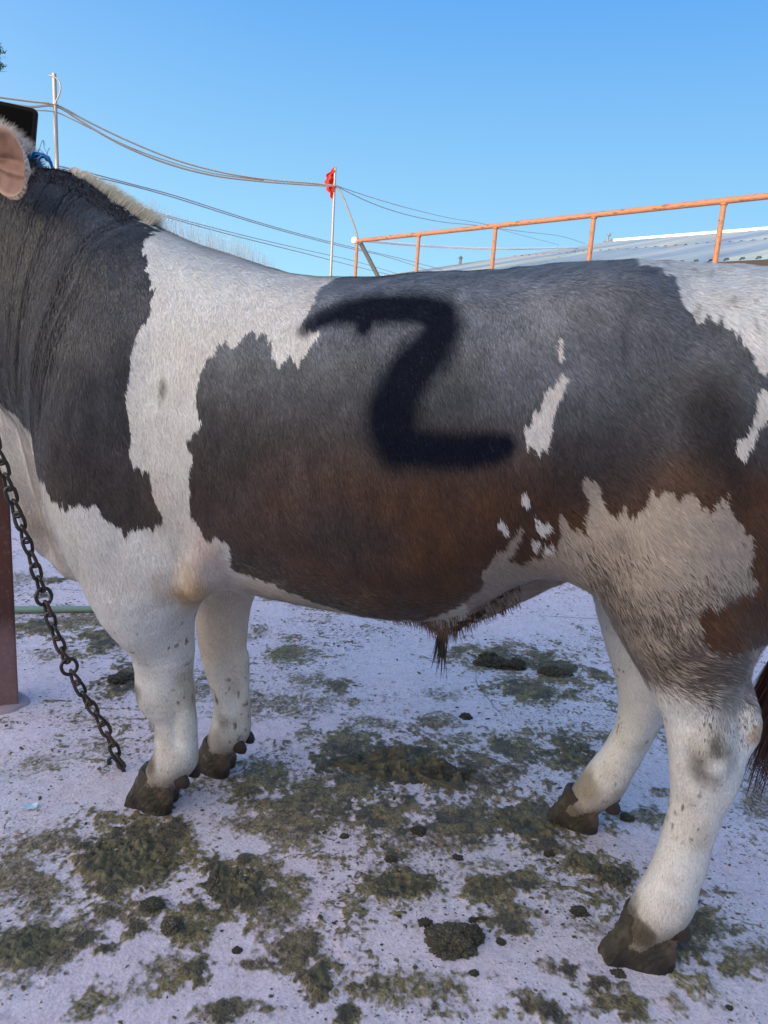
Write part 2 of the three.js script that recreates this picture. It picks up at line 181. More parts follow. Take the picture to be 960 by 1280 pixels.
// ---------------------------------------------------------------- thin poles, flag and lines
const zinc = std('zinc', [0.34, 0.31, 0.29], 0.5, { metalness: 0.3 }), lineMat = std('weathered_rope', [0.46, 0.40, 0.33], 0.85), thinMat = std('dark_line', [0.36, 0.37, 0.40], 0.7);
{
  const a = thing('thin_pole', 'thin pale steel pole with a bent wire loop at its top', 'pole', [-3.306, 0, -7.50]);
  part('shaft', rod([0, 0, 0], [-0.008, 3.50, 0], 0.019, 12), zinc, a);
  part('wire_loop', tube([[-0.047, 3.476, 0.02], [0, 3.466, 0.024], [0.046, 3.431, 0.02], [0.057, 3.373, 0.02], [0.039, 3.313, 0.02], [0.004, 3.245, 0.02]], 0.007, 40, 6), zinc, a);
  part('binding', new THREE.TorusGeometry(0.024, 0.007, 8, 20).rotateX(Math.PI / 2).translate(-0.006, 3.237, 0), lineMat, a);
  const b = thing('flag_pole', 'thin steel pole carrying a small furled red flag', 'pole', [-0.905, 0, -10.27]);
  part('shaft', rod([0, 0, 0], [-0.02, 3.47, -0.01], 0.020, 12, 0.016), zinc, b);
  const f = new THREE.PlaneGeometry(1, 1, 14, 40), P = f.attributes.position;
  for (let i = 0; i < P.count; i++) { const u = P.getX(i) + 0.5, v = P.getY(i) + 0.5, s = Math.sin(Math.PI * Math.pow(v, 1.25)), w = 0.125 * (0.12 + 0.9 * s); P.setXYZ(i, -u * w - 0.015 + 0.012 * Math.sin(v * 31), 3.05 + v * 0.42, 0.035 * Math.sin(u * 9 + v * 5) * s + 0.02 * noise3(u * 3, v * 9, 2)); }
  f.computeVertexNormals(); part('flag', f, std('red_cloth', [0.62, 0.025, 0.02], 0.75, { side: THREE.DoubleSide }), b);
  const G = 'ropes and lines strung between the poles and the shed';
  const ln = (name, pts, r, m, label, cat = 'line') => single(name, tube(pts, r, 90, 6), m, label, cat);
  ln('rope', [[-4.6, 3.02, -5.8], [-4.05, 3.06, -6.5], [-3.648, 3.14, -7.02], [-3.44, 3.20, -7.32], [-3.307, 3.237, -7.506], [-3.104, 3.171, -7.741], [-2.829, 3.098, -8.058], [-2.465, 3.039, -8.479], [-2.058, 3.040, -8.949], [-1.602, 3.104, -9.476], [-1.179, 3.195, -9.964], [-0.913, 3.246, -10.272]], 0.009, lineMat, 'uppermost pale rope sagging from the looped pole to the flag pole', 'rope');
  ln('rope', [[-4.6, 2.90, -5.8], [-4.05, 2.98, -6.5], [-3.648, 3.10, -7.02], [-3.45, 3.15, -7.30], [-3.307, 3.227, -7.515], [-3.131, 3.147, -7.710], [-2.887, 3.048, -7.991], [-2.560, 2.984, -8.369], [-2.163, 2.982, -8.827], [-1.681, 3.062, -9.385], [-1.223, 3.163, -9.914], [-0.913, 3.240, -10.272]], 0.0105, lineMat, 'lower of the two thick ropes between the looped pole and the flag pole', 'rope');
  ln('rope', [[-4.6, 2.93, -5.8], [-3.9, 3.04, -6.7], [-3.5, 3.10, -7.2], [-3.302, 3.172, -7.50], [-3.203, 3.149, -7.608], [-3.110, 3.122, -7.716], [-3.020, 3.095, -7.821], [-2.826, 3.045, -8.06], [-2.563, 3.01, -8.375], [-2.165, 3.005, -8.83], [-1.684, 3.078, -9.39]], 0.006, lineMat, 'thin rope tied just under the rope knot on the looped pole', 'rope');
  ln('wire', [[-0.913, 3.246, -10.272], [-0.513, 3.224, -11.066], [-0.059, 3.259, -11.968], [0.622, 3.394, -13.320], [1.283, 3.591, -14.633], [2.567, 3.942, -17.183], [4.037, 4.356, -20.103], [5.60, 4.78, -23.9]], 0.0065, thinMat, 'thin grey wire from the flag pole, lower of the two behind the railing', 'wire');
  ln('wire', [[-0.913, 3.250, -10.272], [-0.476, 3.349, -11.438], [0.062, 3.496, -12.871], [0.844, 3.744, -14.955], [1.799, 4.094, -17.501], [2.496, 4.283, -19.359], [4.6, 4.55, -22.9]], 0.0055, thinMat, 'faint upper wire from the flag pole passing high over the railing', 'wire');
  ln('guy_wire', [[-0.902, 3.237, -10.270], [-0.846, 3.180, -10.257], [-0.683, 2.857, -10.084], [-0.585, 2.632, -10.035], [-0.571, 2.56, -10.022]], 0.014, std('guy_steel', [0.22, 0.21, 0.20], 0.6), 'short guy wire from the flag pole down to the corner of the orange railing', 'wire');
  ln('cable', [[-0.560, 2.563, -10.020], [-0.245, 2.644, -10.687], [0.213, 2.766, -11.655], [0.761, 2.923, -12.815], [1.620, 3.186, -14.631], [2.756, 3.568, -17.033], [3.968, 3.993, -19.598], [5.66, 4.72, -24.3]], 0.020, std('white_cable', [0.78, 0.77, 0.74], 0.5), 'white cable from the corner of the orange railing to the shed roof', 'cable');
  ln('wire', [[-3.306, 2.706, -7.50], [-3.138, 2.715, -7.743], [-2.923, 2.745, -8.313], [-2.672, 2.779, -8.978], [-2.352, 2.794, -9.827], [-2.015, 2.809, -10.723], [-1.516, 2.856, -12.045], [-0.874, 2.942, -13.748], [-0.017, 3.074, -16.022], [1.018, 3.20, -18.769]], 0.0065, thinMat, 'uppermost of the long dark wires running low from the looped pole to the shed', 'wire');
  ln('wire', [[-3.306, 2.685, -7.50], [-2.929, 2.732, -8.331], [-2.683, 2.763, -9.013], [-2.367, 2.781, -9.890], [-2.032, 2.802, -10.817], [-1.534, 2.853, -12.196], [-0.888, 2.945, -13.987], [-0.339, 3.039, -15.508], [0.760, 3.12, -18.552]], 0.0065, thinMat, 'dark wire hanging close under the uppermost long wire', 'wire');
  ln('wire', [[-3.306, 2.546, -7.50], [-2.997, 2.559, -8.280], [-2.808, 2.566, -8.945], [-2.500, 2.608, -10.030], [-2.126, 2.672, -11.348], [-1.636, 2.768, -13.073], [-0.967, 2.906, -15.428], [0.001, 3.03, -18.837]], 0.0055, thinMat, 'upper of the two lowest dark wires over the white mane', 'wire');
  ln('wire', [[-3.306, 2.52, -7.50], [-3.004, 2.538, -8.297], [-2.820, 2.554, -8.980], [-2.517, 2.589, -10.101], [-2.148, 2.649, -11.473], [-1.660, 2.735, -13.285], [-0.984, 2.846, -15.792], [-0.225, 2.985, -18.610]], 0.0065, thinMat, 'lowest of all the dark wires, just above the withers', 'wire');
}

// ---------------------------------------------------------------- conifer at the left, only a branch tip in view
{
  const t = thing('conifer', 'dark green conifer whose branch tips show at the upper left edge', 'tree', [-6.55, 0, -9.9]), R = rng(61), pos = [], col = [];
  part('trunk', rod([0, 0, 0], [0.05, 6.5, 0], 0.16, 14, 0.03), std('bark', [0.12, 0.085, 0.06], 0.95), t);
  const limbs = [];
  const spray = (cx, cy, cz, dx, dy, dz, n, r) => { for (let i = 0; i < n; i++) { const a = R(), px = cx + dx * a + (R() - 0.5) * r, py = cy + dy * a + (R() - 0.5) * r, pz = cz + dz * a + (R() - 0.5) * r, L = 0.035 + 0.05 * R(), tx = dx * 0.8 + (R() - 0.5) * 0.7, ty = dy * 0.5 + (R() - 0.3) * 0.7, tz = dz * 0.8 + (R() - 0.5) * 0.7, q = Math.hypot(tx, ty, tz) || 1, w = 0.006, f = 0.5 + R(); pos.push(px - w, py, pz + w, px + w, py, pz - w, px + tx / q * L, py + ty / q * L, pz + tz / q * L); for (let k = 0; k < 3; k++) col.push(0.035 * f, 0.085 * f, 0.028 * f); } };
  for (let i = 0; i < 230; i++) { const y = 0.8 + 5.6 * Math.pow(i / 230, 0.9), a = i * 2.4, len = lerp(1.35, 0.25, (y - 0.8) / 5.7) * (0.75 + 0.25 * R()) * (y > 3.0 ? 0.93 : 1), dx = Math.cos(a), dz = Math.sin(a), up = 0.18 + 0.2 * R(); limbs.push(rod([0, y, 0], [dx * len * 0.9, y + up * len, dz * len * 0.9], 0.014, 5, 0.004)); for (let k = 0; k < 6; k++) { const s = (k + 1) / 6; spray(dx * len * s, y + up * len * s, dz * len * s, dx * 0.16, 0.06, dz * 0.16, 46, 0.11); } }
  // the branch that reaches into the picture
  limbs.push(rod([0, 4.05, 0], [1.44, 4.38, -0.02], 0.02, 6, 0.004)); for (let k = 2; k < 9; k++) spray(1.40 * k / 9, 4.05 + 0.32 * k / 9, 0, 0.17, 0.03, 0, 200, 0.20); spray(1.36, 4.41, 0, 0.15, 0.05, 0, 220, 0.11); spray(1.34, 4.29, 0, 0.17, -0.01, 0, 220, 0.11); spray(1.33, 4.50, 0, 0.12, 0.07, 0, 150, 0.09);
  part('branches', mergeGeometries(limbs), std('twig', [0.10, 0.07, 0.045], 0.95), t);
  const g = new THREE.BufferGeometry(); g.setAttribute('position', new THREE.Float32BufferAttribute(pos, 3)); g.setAttribute('color', new THREE.Float32BufferAttribute(col, 3)); g.computeVertexNormals();
  part('crown', g, new THREE.MeshPhysicalMaterial({ vertexColors: true, roughness: 0.8, side: THREE.DoubleSide, name: 'needles' }), t);
}

// ---------------------------------------------------------------- unseen building added behind the viewer to put the yard in shadow
{
  const t = thing('shade_barn', 'unseen plastered building added behind the viewer to shade the yard', 'shade_barn', [-6, 0, 5.2]), pl = std('barn_plaster', [0.55, 0.49, 0.42], 0.9), W = 30, D = 8;
  const s = new THREE.Shape(); s.moveTo(0, 0); s.lineTo(0, 3.2); s.lineTo(4, 4.95); s.lineTo(8, 3.2); s.lineTo(8, 0);
  const e = new THREE.ExtrudeGeometry(s, { depth: W, bevelEnabled: false }); e.rotateY(-Math.PI / 2); e.translate(W / 2, 0, 0); part('wall', e, pl, t);
  for (const k of [-1, 1]) { const r = new THREE.BoxGeometry(W + 0.8, 0.08, 4.8); r.rotateX(k * 0.412); r.translate(0, 4.06 + 0.07, D / 2 + k * 2.16); part('roof', r, std('roof_tile', [0.26, 0.12, 0.08], 0.85), t); }
  for (const x of [-6, 3]) { const d = new THREE.BoxGeometry(2.4, 2.3, 0.08); d.translate(x, 1.15, -0.05); part('door', d, std('barn_door', [0.14, 0.085, 0.05], 0.8), t); }
}
// ---------------------------------------------------------------- the bull: one continuous body, meshed from a field
const bull = thing('bull', 'large brown and white bull standing chained in the yard, black figure painted on its flank', 'bull', [0.032, 0, -1.686], -THREE.MathUtils.degToRad(14.6));
function spline(st) { // monotone-ish cubic through stations [x, a, b, c]
  const n = st.length, w = st[0].length;
  return (x, out) => {
    if (x <= st[0][0]) { for (let k = 1; k < w; k++) out[k] = st[0][k]; return; }
    if (x >= st[n - 1][0]) { for (let k = 1; k < w; k++) out[k] = st[n - 1][k]; return; }
    let i = 0; while (x > st[i + 1][0]) i++;
    const p0 = st[Math.max(0, i - 1)], p1 = st[i], p2 = st[i + 1], p3 = st[Math.min(n - 1, i + 2)], h = p2[0] - p1[0], t = (x - p1[0]) / h;
    for (let k = 1; k < w; k++) {
      const m1 = i ? (p2[k] - p0[k]) / (p2[0] - p0[0]) * h : p2[k] - p1[k], m2 = i + 2 < n ? (p3[k] - p1[k]) / (p3[0] - p1[0]) * h : p2[k] - p1[k];
      const t2 = t * t, t3 = t2 * t;
      out[k] = (2 * t3 - 3 * t2 + 1) * p1[k] + (t3 - 2 * t2 + t) * m1 + (-2 * t3 + 3 * t2) * p2[k] + (t3 - t2) * m2;
    }
  };
}
function loft(st, mid, nTop, nBot, z0 = 0) { // stations [x, top, bottom, halfwidth]
  const sp = spline(st), o = [0, 0, 0, 0], x0 = st[0][0], x1 = st[st.length - 1][0];
  return (x, y, z) => {
    sp(x, o);
    const ym = o[2] + (o[1] - o[2]) * mid, hh = y > ym ? o[1] - ym : ym - o[2], n = y > ym ? nTop : nBot;
    const r = Math.pow(Math.pow(Math.abs(z - z0) / o[3], n) + Math.pow(Math.abs(y - ym) / hh, n), 1 / n), f = (r - 1) * Math.min(o[3], hh);
    const e = x < x0 ? x0 - x : x > x1 ? x - x1 : -1;
    return e > 0 ? Math.hypot(Math.max(f, 0), e) + Math.min(f, 0) * 0 : f;
  };
}
function limb(joints) { // smooth chain of tapered capsules [x, y, z, r]
  const sp = spline(joints.map((q, i) => [i, ...q])), segs = [], fine = [], o = [];
  for (let i = 0; i <= (joints.length - 1) * 4; i++) { sp(i / 4, o); fine.push([o[1], o[2], o[3], o[4]]); }
  for (let i = 0; i + 1 < fine.length; i++) { const a = fine[i], b = fine[i + 1]; segs.push([...a, b[0] - a[0], b[1] - a[1], b[2] - a[2], b[3] - a[3]]); }
  return (x, y, z) => {
    let d = 9;
    for (const s of segs) {
      const px = x - s[0], py = y - s[1], pz = z - s[2], dd = s[4] * s[4] + s[5] * s[5] + s[6] * s[6];
      const t = clamp((px * s[4] + py * s[5] + pz * s[6]) / dd), v = Math.hypot(px - s[4] * t, py - s[5] * t, pz - s[6] * t) - s[3] - s[7] * t;
      if (v < d) d = v;
    }
    return d;
  };
}
function smin(a, b, k) { const h = Math.max(k - Math.abs(a - b), 0) / k; return Math.min(a, b) - h * h * k * 0.25; }
const ell = (cx, cy, cz, rx, ry, rz, tilt = 0) => { const c = Math.cos(tilt), s = Math.sin(tilt), m = Math.min(rx, ry, rz); return (x, y, z) => { const a = x - cx, b = y - cy, u = (c * a + s * b) / rx, v = (-s * a + c * b) / ry, w = (z - cz) / rz; return (Math.sqrt(u * u + v * v + w * w) - 1) * m; }; };

const trunk = loft([
  [-0.86, 1.30, 0.86, 0.15], [-0.74, 1.37, 0.70, 0.235], [-0.60, 1.410, 0.60, 0.285], [-0.50, 1.402, 0.59, 0.30], [-0.40, 1.380, 0.60, 0.315], [-0.27, 1.354, 0.605, 0.335], [-0.10, 1.351, 0.600, 0.350],
  [0.05, 1.368, 0.600, 0.350], [0.20, 1.380, 0.640, 0.335], [0.32, 1.396, 0.732, 0.310], [0.44, 1.406, 0.775, 0.285], [0.58, 1.406, 0.81, 0.275], [0.72, 1.400, 0.85, 0.265], [0.84, 1.372, 0.93, 0.235], [0.93, 1.325, 1.03, 0.16]], 0.46, 2.35, 2.15);
const neck = loft([
  [-1.20, 1.60, 1.14, 0.10], [-1.08, 1.586, 1.02, 0.145], [-0.97, 1.580, 0.93, 0.175], [-0.84, 1.560, 0.86, 0.205], [-0.71, 1.484, 0.82, 0.235], [-0.60, 1.390, 0.82, 0.235], [-0.46, 1.28, 0.90, 0.20]], 0.42, 2.0, 2.2);
const dewlap = loft([
  [-1.16, 1.04, 0.92, 0.03], [-1.10, 1.06, 0.80, 0.05], [-1.05, 1.07, 0.690, 0.060], [-0.985, 1.06, 0.600, 0.062], [-0.92, 1.05, 0.550, 0.062], [-0.86, 1.0, 0.548, 0.062], [-0.80, 0.96, 0.560, 0.060], [-0.73, 0.92, 0.560, 0.060], [-0.62, 0.88, 0.58, 0.07], [-0.50, 0.82, 0.63, 0.10]], 0.6, 2.0, 2.0);
const nearFore = limb([[-0.60, 1.10, 0.155, 0.14], [-0.645, 0.84, 0.18, 0.135], [-0.575, 0.64, 0.165, 0.124], [-0.553, 0.52, 0.135, 0.091], [-0.536, 0.415, 0.118, 0.068], [-0.538, 0.335, 0.112, 0.060], [-0.534, 0.262, 0.108, 0.040], [-0.531, 0.225, 0.106, 0.038], [-0.528, 0.185, 0.105, 0.042], [-0.524, 0.140, 0.102, 0.051], [-0.546, 0.100, 0.101, 0.047], [-0.572, 0.050, 0.101, 0.042]]);
const farFore = limb([[-0.58, 1.10, -0.155, 0.14], [-0.60, 0.84, -0.18, 0.13], [-0.53, 0.64, -0.16, 0.12], [-0.507, 0.50, -0.125, 0.080], [-0.50, 0.41, -0.112, 0.066], [-0.491, 0.325, -0.106, 0.054], [-0.474, 0.24, -0.103, 0.042], [-0.464, 0.18, -0.101, 0.047], [-0.466, 0.130, -0.100, 0.054], [-0.482, 0.095, -0.099, 0.047], [-0.505, 0.048, -0.098, 0.040]]);
const nearHind = limb([[0.62, 1.12, 0.12, 0.17], [0.60, 0.90, 0.145, 0.155], [0.622, 0.76, 0.175, 0.130], [0.645, 0.66, 0.195, 0.096], [0.667, 0.58, 0.203, 0.072], [0.690, 0.505, 0.210, 0.069], [0.697, 0.44, 0.214, 0.063], [0.694, 0.38, 0.215, 0.050], [0.686, 0.30, 0.217, 0.045], [0.676, 0.21, 0.217, 0.048], [0.667, 0.150, 0.216, 0.056], [0.650, 0.105, 0.215, 0.051], [0.628, 0.050, 0.214, 0.046]]);
const nearHock = limb([[0.69, 0.76, 0.165, 0.060], [0.705, 0.655, 0.185, 0.038], [0.750, 0.555, 0.205, 0.033], [0.731, 0.492, 0.212, 0.030], [0.716, 0.42, 0.216, 0.026], [0.706, 0.34, 0.219, 0.024], [0.700, 0.23, 0.219, 0.027]]);
const farHind = limb([[0.60, 1.12, -0.12, 0.17], [0.56, 0.90, -0.16, 0.150], [0.565, 0.76, -0.185, 0.125], [0.580, 0.64, -0.20, 0.108], [0.604, 0.53, -0.21, 0.090], [0.624, 0.43, -0.213, 0.074], [0.616, 0.33, -0.214, 0.052], [0.597, 0.25, -0.214, 0.046], [0.572, 0.175, -0.213, 0.051], [0.552, 0.132, -0.212, 0.055], [0.528, 0.095, -0.211, 0.049], [0.496, 0.050, -0.210, 0.042]]);
const farHock = limb([[0.66, 0.74, -0.17, 0.060], [0.682, 0.62, -0.19, 0.036], [0.705, 0.52, -0.208, 0.030], [0.676, 0.43, -0.212, 0.030], [0.640, 0.30, -0.214, 0.024], [0.612, 0.21, -0.214, 0.024]]);
const thighBack = ell(0.755, 0.96, 0.125, 0.13, 0.24, 0.115, 0.14), farThighBack = ell(0.745, 0.93, -0.125, 0.13, 0.26, 0.115, 0.12);
const stifle = ell(0.545, 0.84, 0.195, 0.088, 0.13, 0.085, 0.5), farStifle = ell(0.50, 0.83, -0.205, 0.10, 0.13, 0.085, 0.5);
const shoulder = ell(-0.655, 0.99, 0.165, 0.155, 0.27, 0.12, 0.18), farShoulder = ell(-0.645, 0.99, -0.165, 0.155, 0.27, 0.12, 0.18);
const elbow = ell(-0.475, 0.70, 0.18, 0.065, 0.085, 0.075, -0.2), farElbow = ell(-0.46, 0.70, -0.20, 0.065, 0.085, 0.075, -0.2);
const foreTendon = limb([[-0.50, 0.345, 0.112, 0.036], [-0.487, 0.27, 0.109, 0.027], [-0.483, 0.20, 0.106, 0.025], [-0.490, 0.150, 0.103, 0.030]]), farForeTendon = limb([[-0.455, 0.34, -0.108, 0.034], [-0.442, 0.26, -0.104, 0.025], [-0.434, 0.20, -0.102, 0.024], [-0.440, 0.140, -0.100, 0.028]]);
const kneeCap = ell(-0.580, 0.345, 0.115, 0.020, 0.060, 0.040), hockBone = ell(0.690, 0.505, 0.272, 0.032, 0.050, 0.026, 0.2), forearm = ell(-0.585, 0.62, 0.205, 0.060, 0.13, 0.055, 0.2), fetlockBack = ell(-0.494, 0.145, 0.103, 0.018, 0.030, 0.040);
const axillaFold = ell(-0.36, 0.72, 0.235, 0.030, 0.075, 0.05, -0.35);
const flank = ell(0.40, 0.875, 0.165, 0.16, 0.085, 0.085, -0.25), farFlank = ell(0.40, 0.875, -0.165, 0.16, 0.085, 0.085, -0.25);
const hook = ell(0.43, 1.27, 0.19, 0.075, 0.06, 0.05, 0.2), farHook = ell(0.43, 1.27, -0.19, 0.075, 0.05, 0.05, 0.2);
const sheath = limb([[0.36, 0.76, 0.0, 0.045], [0.22, 0.672, 0.03, 0.050], [0.15, 0.640, 0.05, 0.040], [0.138, 0.605, 0.05, 0.020]]);
const headShape = limb([[-1.09, 1.56, 0.03, 0.105], [-1.19, 1.48, 0.05, 0.125], [-1.30, 1.33, 0.06, 0.105], [-1.43, 1.15, 0.07, 0.075], [-1.48, 1.08, 0.075, 0.072]]);
const jaw = limb([[-1.13, 1.37, 0.04, 0.095], [-1.24, 1.24, 0.05, 0.075], [-1.43, 1.06, 0.07, 0.052]]);
const cheek = ell(-1.17, 1.38, 0.05, 0.10, 0.12, 0.115, -0.7);
const eyeRidge = ell(-1.235, 1.475, 0.15, 0.045, 0.03, 0.03, 0.5), farEyeRidge = ell(-1.235, 1.475, -0.045, 0.045, 0.03, 0.03, 0.5);
const parts_ = [ // [field, blend, minX, maxX, minY, maxY, minZ, maxZ]
  [trunk, 0.01, -1.0, 1.05, 0.5, 1.5, -0.45, 0.45], [neck, 0.10, -1.3, -0.4, 0.7, 1.7, -0.35, 0.35], [dewlap, 0.045, -1.15, -0.42, 0.4, 1.15, -0.2, 0.2],
  [shoulder, 0.09, -0.9, -0.42, 0.65, 1.35, 0, 0.4], [farShoulder, 0.09, -0.9, -0.42, 0.65, 1.35, -0.4, 0],
  [nearFore, 0.07, -0.85, -0.35, 0, 1.3, -0.02, 0.4], [farFore, 0.07, -0.85, -0.3, 0, 1.3, -0.4, 0.02], [elbow, 0.08, -0.6, -0.35, 0.55, 0.85, 0.05, 0.35], [farElbow, 0.04, -0.6, -0.35, 0.55, 0.85, -0.35, -0.05], [axillaFold, 0.045, -0.48, -0.28, 0.58, 0.82, 0.1, 0.35],
  [nearHind, 0.06, 0.38, 0.9, 0, 1.35, -0.05, 0.4], [farHind, 0.06, 0.35, 0.9, 0, 1.35, -0.4, 0.05], [nearHock, 0.016, 0.62, 0.9, 0.15, 0.85, 0.05, 0.32], [farHock, 0.018, 0.55, 0.85, 0.15, 0.85, -0.32, -0.05],
  [thighBack, 0.08, 0.55, 0.98, 0.6, 1.25, -0.05, 0.35], [farThighBack, 0.08, 0.55, 0.98, 0.6, 1.25, -0.35, 0.05], [stifle, 0.08, 0.35, 0.72, 0.6, 1.05, 0.02, 0.36], [farStifle, 0.08, 0.32, 0.7, 0.6, 1.05, -0.36, -0.02],
  [flank, 0.07, 0.15, 0.65, 0.65, 1, 0, 0.35], [farFlank, 0.07, 0.15, 0.65, 0.65, 1, -0.35, 0], [hook, 0.11, 0.3, 0.56, 1.15, 1.4, 0.08, 0.32], [farHook, 0.11, 0.3, 0.56, 1.18, 1.4, -0.32, -0.08],
  [foreTendon, 0.014, -0.56, -0.43, 0.1, 0.4, 0.05, 0.17], [farForeTendon, 0.014, -0.52, -0.38, 0.1, 0.4, -0.17, -0.05],
  [kneeCap, 0.05, -0.65, -0.5, 0.25, 0.42, 0.05, 0.2], [hockBone, 0.025, 0.64, 0.75, 0.44, 0.6, 0.2, 0.32], [forearm, 0.05, -0.75, -0.48, 0.4, 0.8, 0.1, 0.32], [fetlockBack, 0.03, -0.54, -0.42, 0.09, 0.21, 0.04, 0.17],
  [sheath, 0.06, 0.05, 0.5, 0.5, 0.85, -0.12, 0.16], [headShape, 0.06, -1.65, -0.9, 0.95, 1.75, -0.2, 0.3], [jaw, 0.05, -1.6, -0.95, 0.95, 1.55, -0.15, 0.25], [cheek, 0.06, -1.35, -1, 1.15, 1.6, -0.15, 0.25], [eyeRidge, 0.03, -1.32, -1.15, 1.4, 1.55, 0.08, 0.22], [farEyeRidge, 0.03, -1.32, -1.15, 1.4, 1.55, -0.12, 0.02],
];
function neckFolds(x, y, z) { // fine upright skin creases on the neck, fanning down from the crest
  const m = smooth(-0.62, -0.74, x) * smooth(0.80, 1.0, y) * smooth(1.60, 1.50, y) * smooth(-1.3, -1.1, x) * smooth(0.02, 0.08, Math.abs(z));
  if (m <= 0) return 0;
  const s = x + 0.42 * (1.5 - y) * smooth(-1.05, -0.65, x) * 0.8 + 0.015 * noise3(x * 6, y * 5, z * 6 + 3), w = noise3(s * 40, y * 1.5, 4.2 + Math.sign(z)), c = 1 - Math.abs(w);
  return m * 0.0068 * Math.pow(c, 5) * (0.45 + 0.55 * noise3(s * 11, y * 2.6, 8)) + m * 0.0025 * noise3(s * 14, y * 1.7, 2);
}
function field(x, y, z) {
  let d = 9;
  for (const p of parts_) {
    const m = p[1] * 1.2 + 0.02;
    if (x < p[2] - m || x > p[3] + m || y < p[4] - m || y > p[5] + m || z < p[6] - m || z > p[7] + m) continue;
    d = smin(d, p[0](x, y, z), p[1]);
  }
  if (Math.abs(d) < 0.06) {
    d += neckFolds(x, y, z);
    if (x < -0.7 && y < 1.02 && Math.abs(z) < 0.16) d += 0.013 * smooth(0.55, 0.70, y) * smooth(1.02, 0.86, y) * smooth(-0.68, -0.80, x) * Math.sin((x + 0.25 * y + 0.02 * noise3(x * 9, y * 9, 1)) * 62);  // hanging folds of the dewlap
    d += 0.0035 * noise3(x * 9, y * 8, z * 9) + 0.0012 * noise3(x * 31, y * 27, z * 31);
    if (x > -0.35 && x < 0.2 && y > 0.8 && y < 1.3) d += 0.0004 * Math.sin((x + 0.12 * (y - 1)) * 78) * smooth(0.8, 0.95, y) * smooth(1.3, 1.15, y) * smooth(-0.35, -0.25, x) * smooth(0.2, 0.05, x);  // ribs, barely showing
  }
  return d;
}
function surfaceNets(f, lo, hi, cell) { // sparse: only blocks near the surface are sampled finely
  const B = 4, nx = Math.ceil((hi[0] - lo[0]) / cell / B) * B + 1, ny = Math.ceil((hi[1] - lo[1]) / cell / B) * B + 1, nz = Math.ceil((hi[2] - lo[2]) / cell / B) * B + 1;
  const F = new Float32Array(nx * ny * nz).fill(9), I = (i, j, k) => (k * ny + j) * nx + i, near = [];
  for (let k = 0; k < nz - 1; k += B) for (let j = 0; j < ny - 1; j += B) for (let i = 0; i < nx - 1; i += B) {
    const v = f(lo[0] + (i + B / 2) * cell, lo[1] + (j + B / 2) * cell, lo[2] + (k + B / 2) * cell);
    if (Math.abs(v) > cell * B * 2.6) continue;
    near.push([i, j, k]);
    for (let c = 0; c <= B; c++) for (let b = 0; b <= B; b++) for (let a = 0; a <= B; a++) { const q = I(i + a, j + b, k + c); if (F[q] === 9) F[q] = f(lo[0] + (i + a) * cell, lo[1] + (j + b) * cell, lo[2] + (k + c) * cell); }
  }
  const id = new Map(), P = [], idx = [];
  const E = [[0, 1], [0, 2], [0, 4], [1, 3], [1, 5], [2, 3], [2, 6], [3, 7], [4, 5], [4, 6], [5, 7], [6, 7]];
  for (const [i0, j0, k0] of near) for (let c = 0; c < B; c++) for (let b = 0; b < B; b++) for (let a = 0; a < B; a++) {
    const i = i0 + a, j = j0 + b, k = k0 + c, v = [];
    let mask = 0;
    for (let n = 0; n < 8; n++) { v[n] = F[I(i + (n & 1), j + ((n >> 1) & 1), k + (n >> 2))]; if (v[n] < 0) mask |= 1 << n; }
    if (mask === 0 || mask === 255) continue;
    let x = 0, y = 0, z = 0, m = 0;
    for (const [p, q] of E) if ((v[p] < 0) !== (v[q] < 0)) {
      const t = v[p] / (v[p] - v[q]);
      x += (p & 1) + ((q & 1) - (p & 1)) * t; y += ((p >> 1) & 1) + (((q >> 1) & 1) - ((p >> 1) & 1)) * t; z += (p >> 2) + ((q >> 2) - (p >> 2)) * t; m++;
    }
    id.set(I(i, j, k), P.length / 3);
    P.push(lo[0] + (i + x / m) * cell, lo[1] + (j + y / m) * cell, lo[2] + (k + z / m) * cell);
  }
  const quad = (a, b, c, d, flip) => { if (a === undefined || b === undefined || c === undefined || d === undefined) return; flip ? idx.push(a, c, b, a, d, c) : idx.push(a, b, c, a, c, d); };
  for (const key of id.keys()) {
    const i = key % nx, j = Math.floor(key / nx) % ny, k = Math.floor(key / nx / ny), s = F[key] < 0;
    if (s !== F[I(i + 1, j, k)] < 0) quad(id.get(I(i, j - 1, k - 1)), id.get(I(i, j, k - 1)), id.get(key), id.get(I(i, j - 1, k)), !s);
    if (s !== F[I(i, j + 1, k)] < 0) quad(id.get(I(i - 1, j, k - 1)), id.get(I(i - 1, j, k)), id.get(key), id.get(I(i, j, k - 1)), !s);
    if (s !== F[I(i, j, k + 1)] < 0) quad(id.get(I(i - 1, j - 1, k)), id.get(I(i, j - 1, k)), id.get(key), id.get(I(i - 1, j, k)), !s);
  }
  const pos = new Float32Array(P), nor = new Float32Array(P.length), e = cell * 0.6;
  for (let q = 0; q < pos.length; q += 3) {
    for (let r = 0; r < 2; r++) {
      const x = pos[q], y = pos[q + 1], z = pos[q + 2];
      const gx = (f(x + e, y, z) - f(x - e, y, z)) / (2 * e), gy = (f(x, y + e, z) - f(x, y - e, z)) / (2 * e), gz = (f(x, y, z + e) - f(x, y, z - e)) / (2 * e), g = Math.hypot(gx, gy, gz) || 1;
      nor[q] = gx / g; nor[q + 1] = gy / g; nor[q + 2] = gz / g;
      if (r === 0) { const s = clamp(f(x, y, z) / Math.max(g, 0.4), -cell * 0.5, cell * 0.5); pos[q] -= s * gx / g; pos[q + 1] -= s * gy / g; pos[q + 2] -= s * gz / g; }
    }
  }
  const g = new THREE.BufferGeometry();
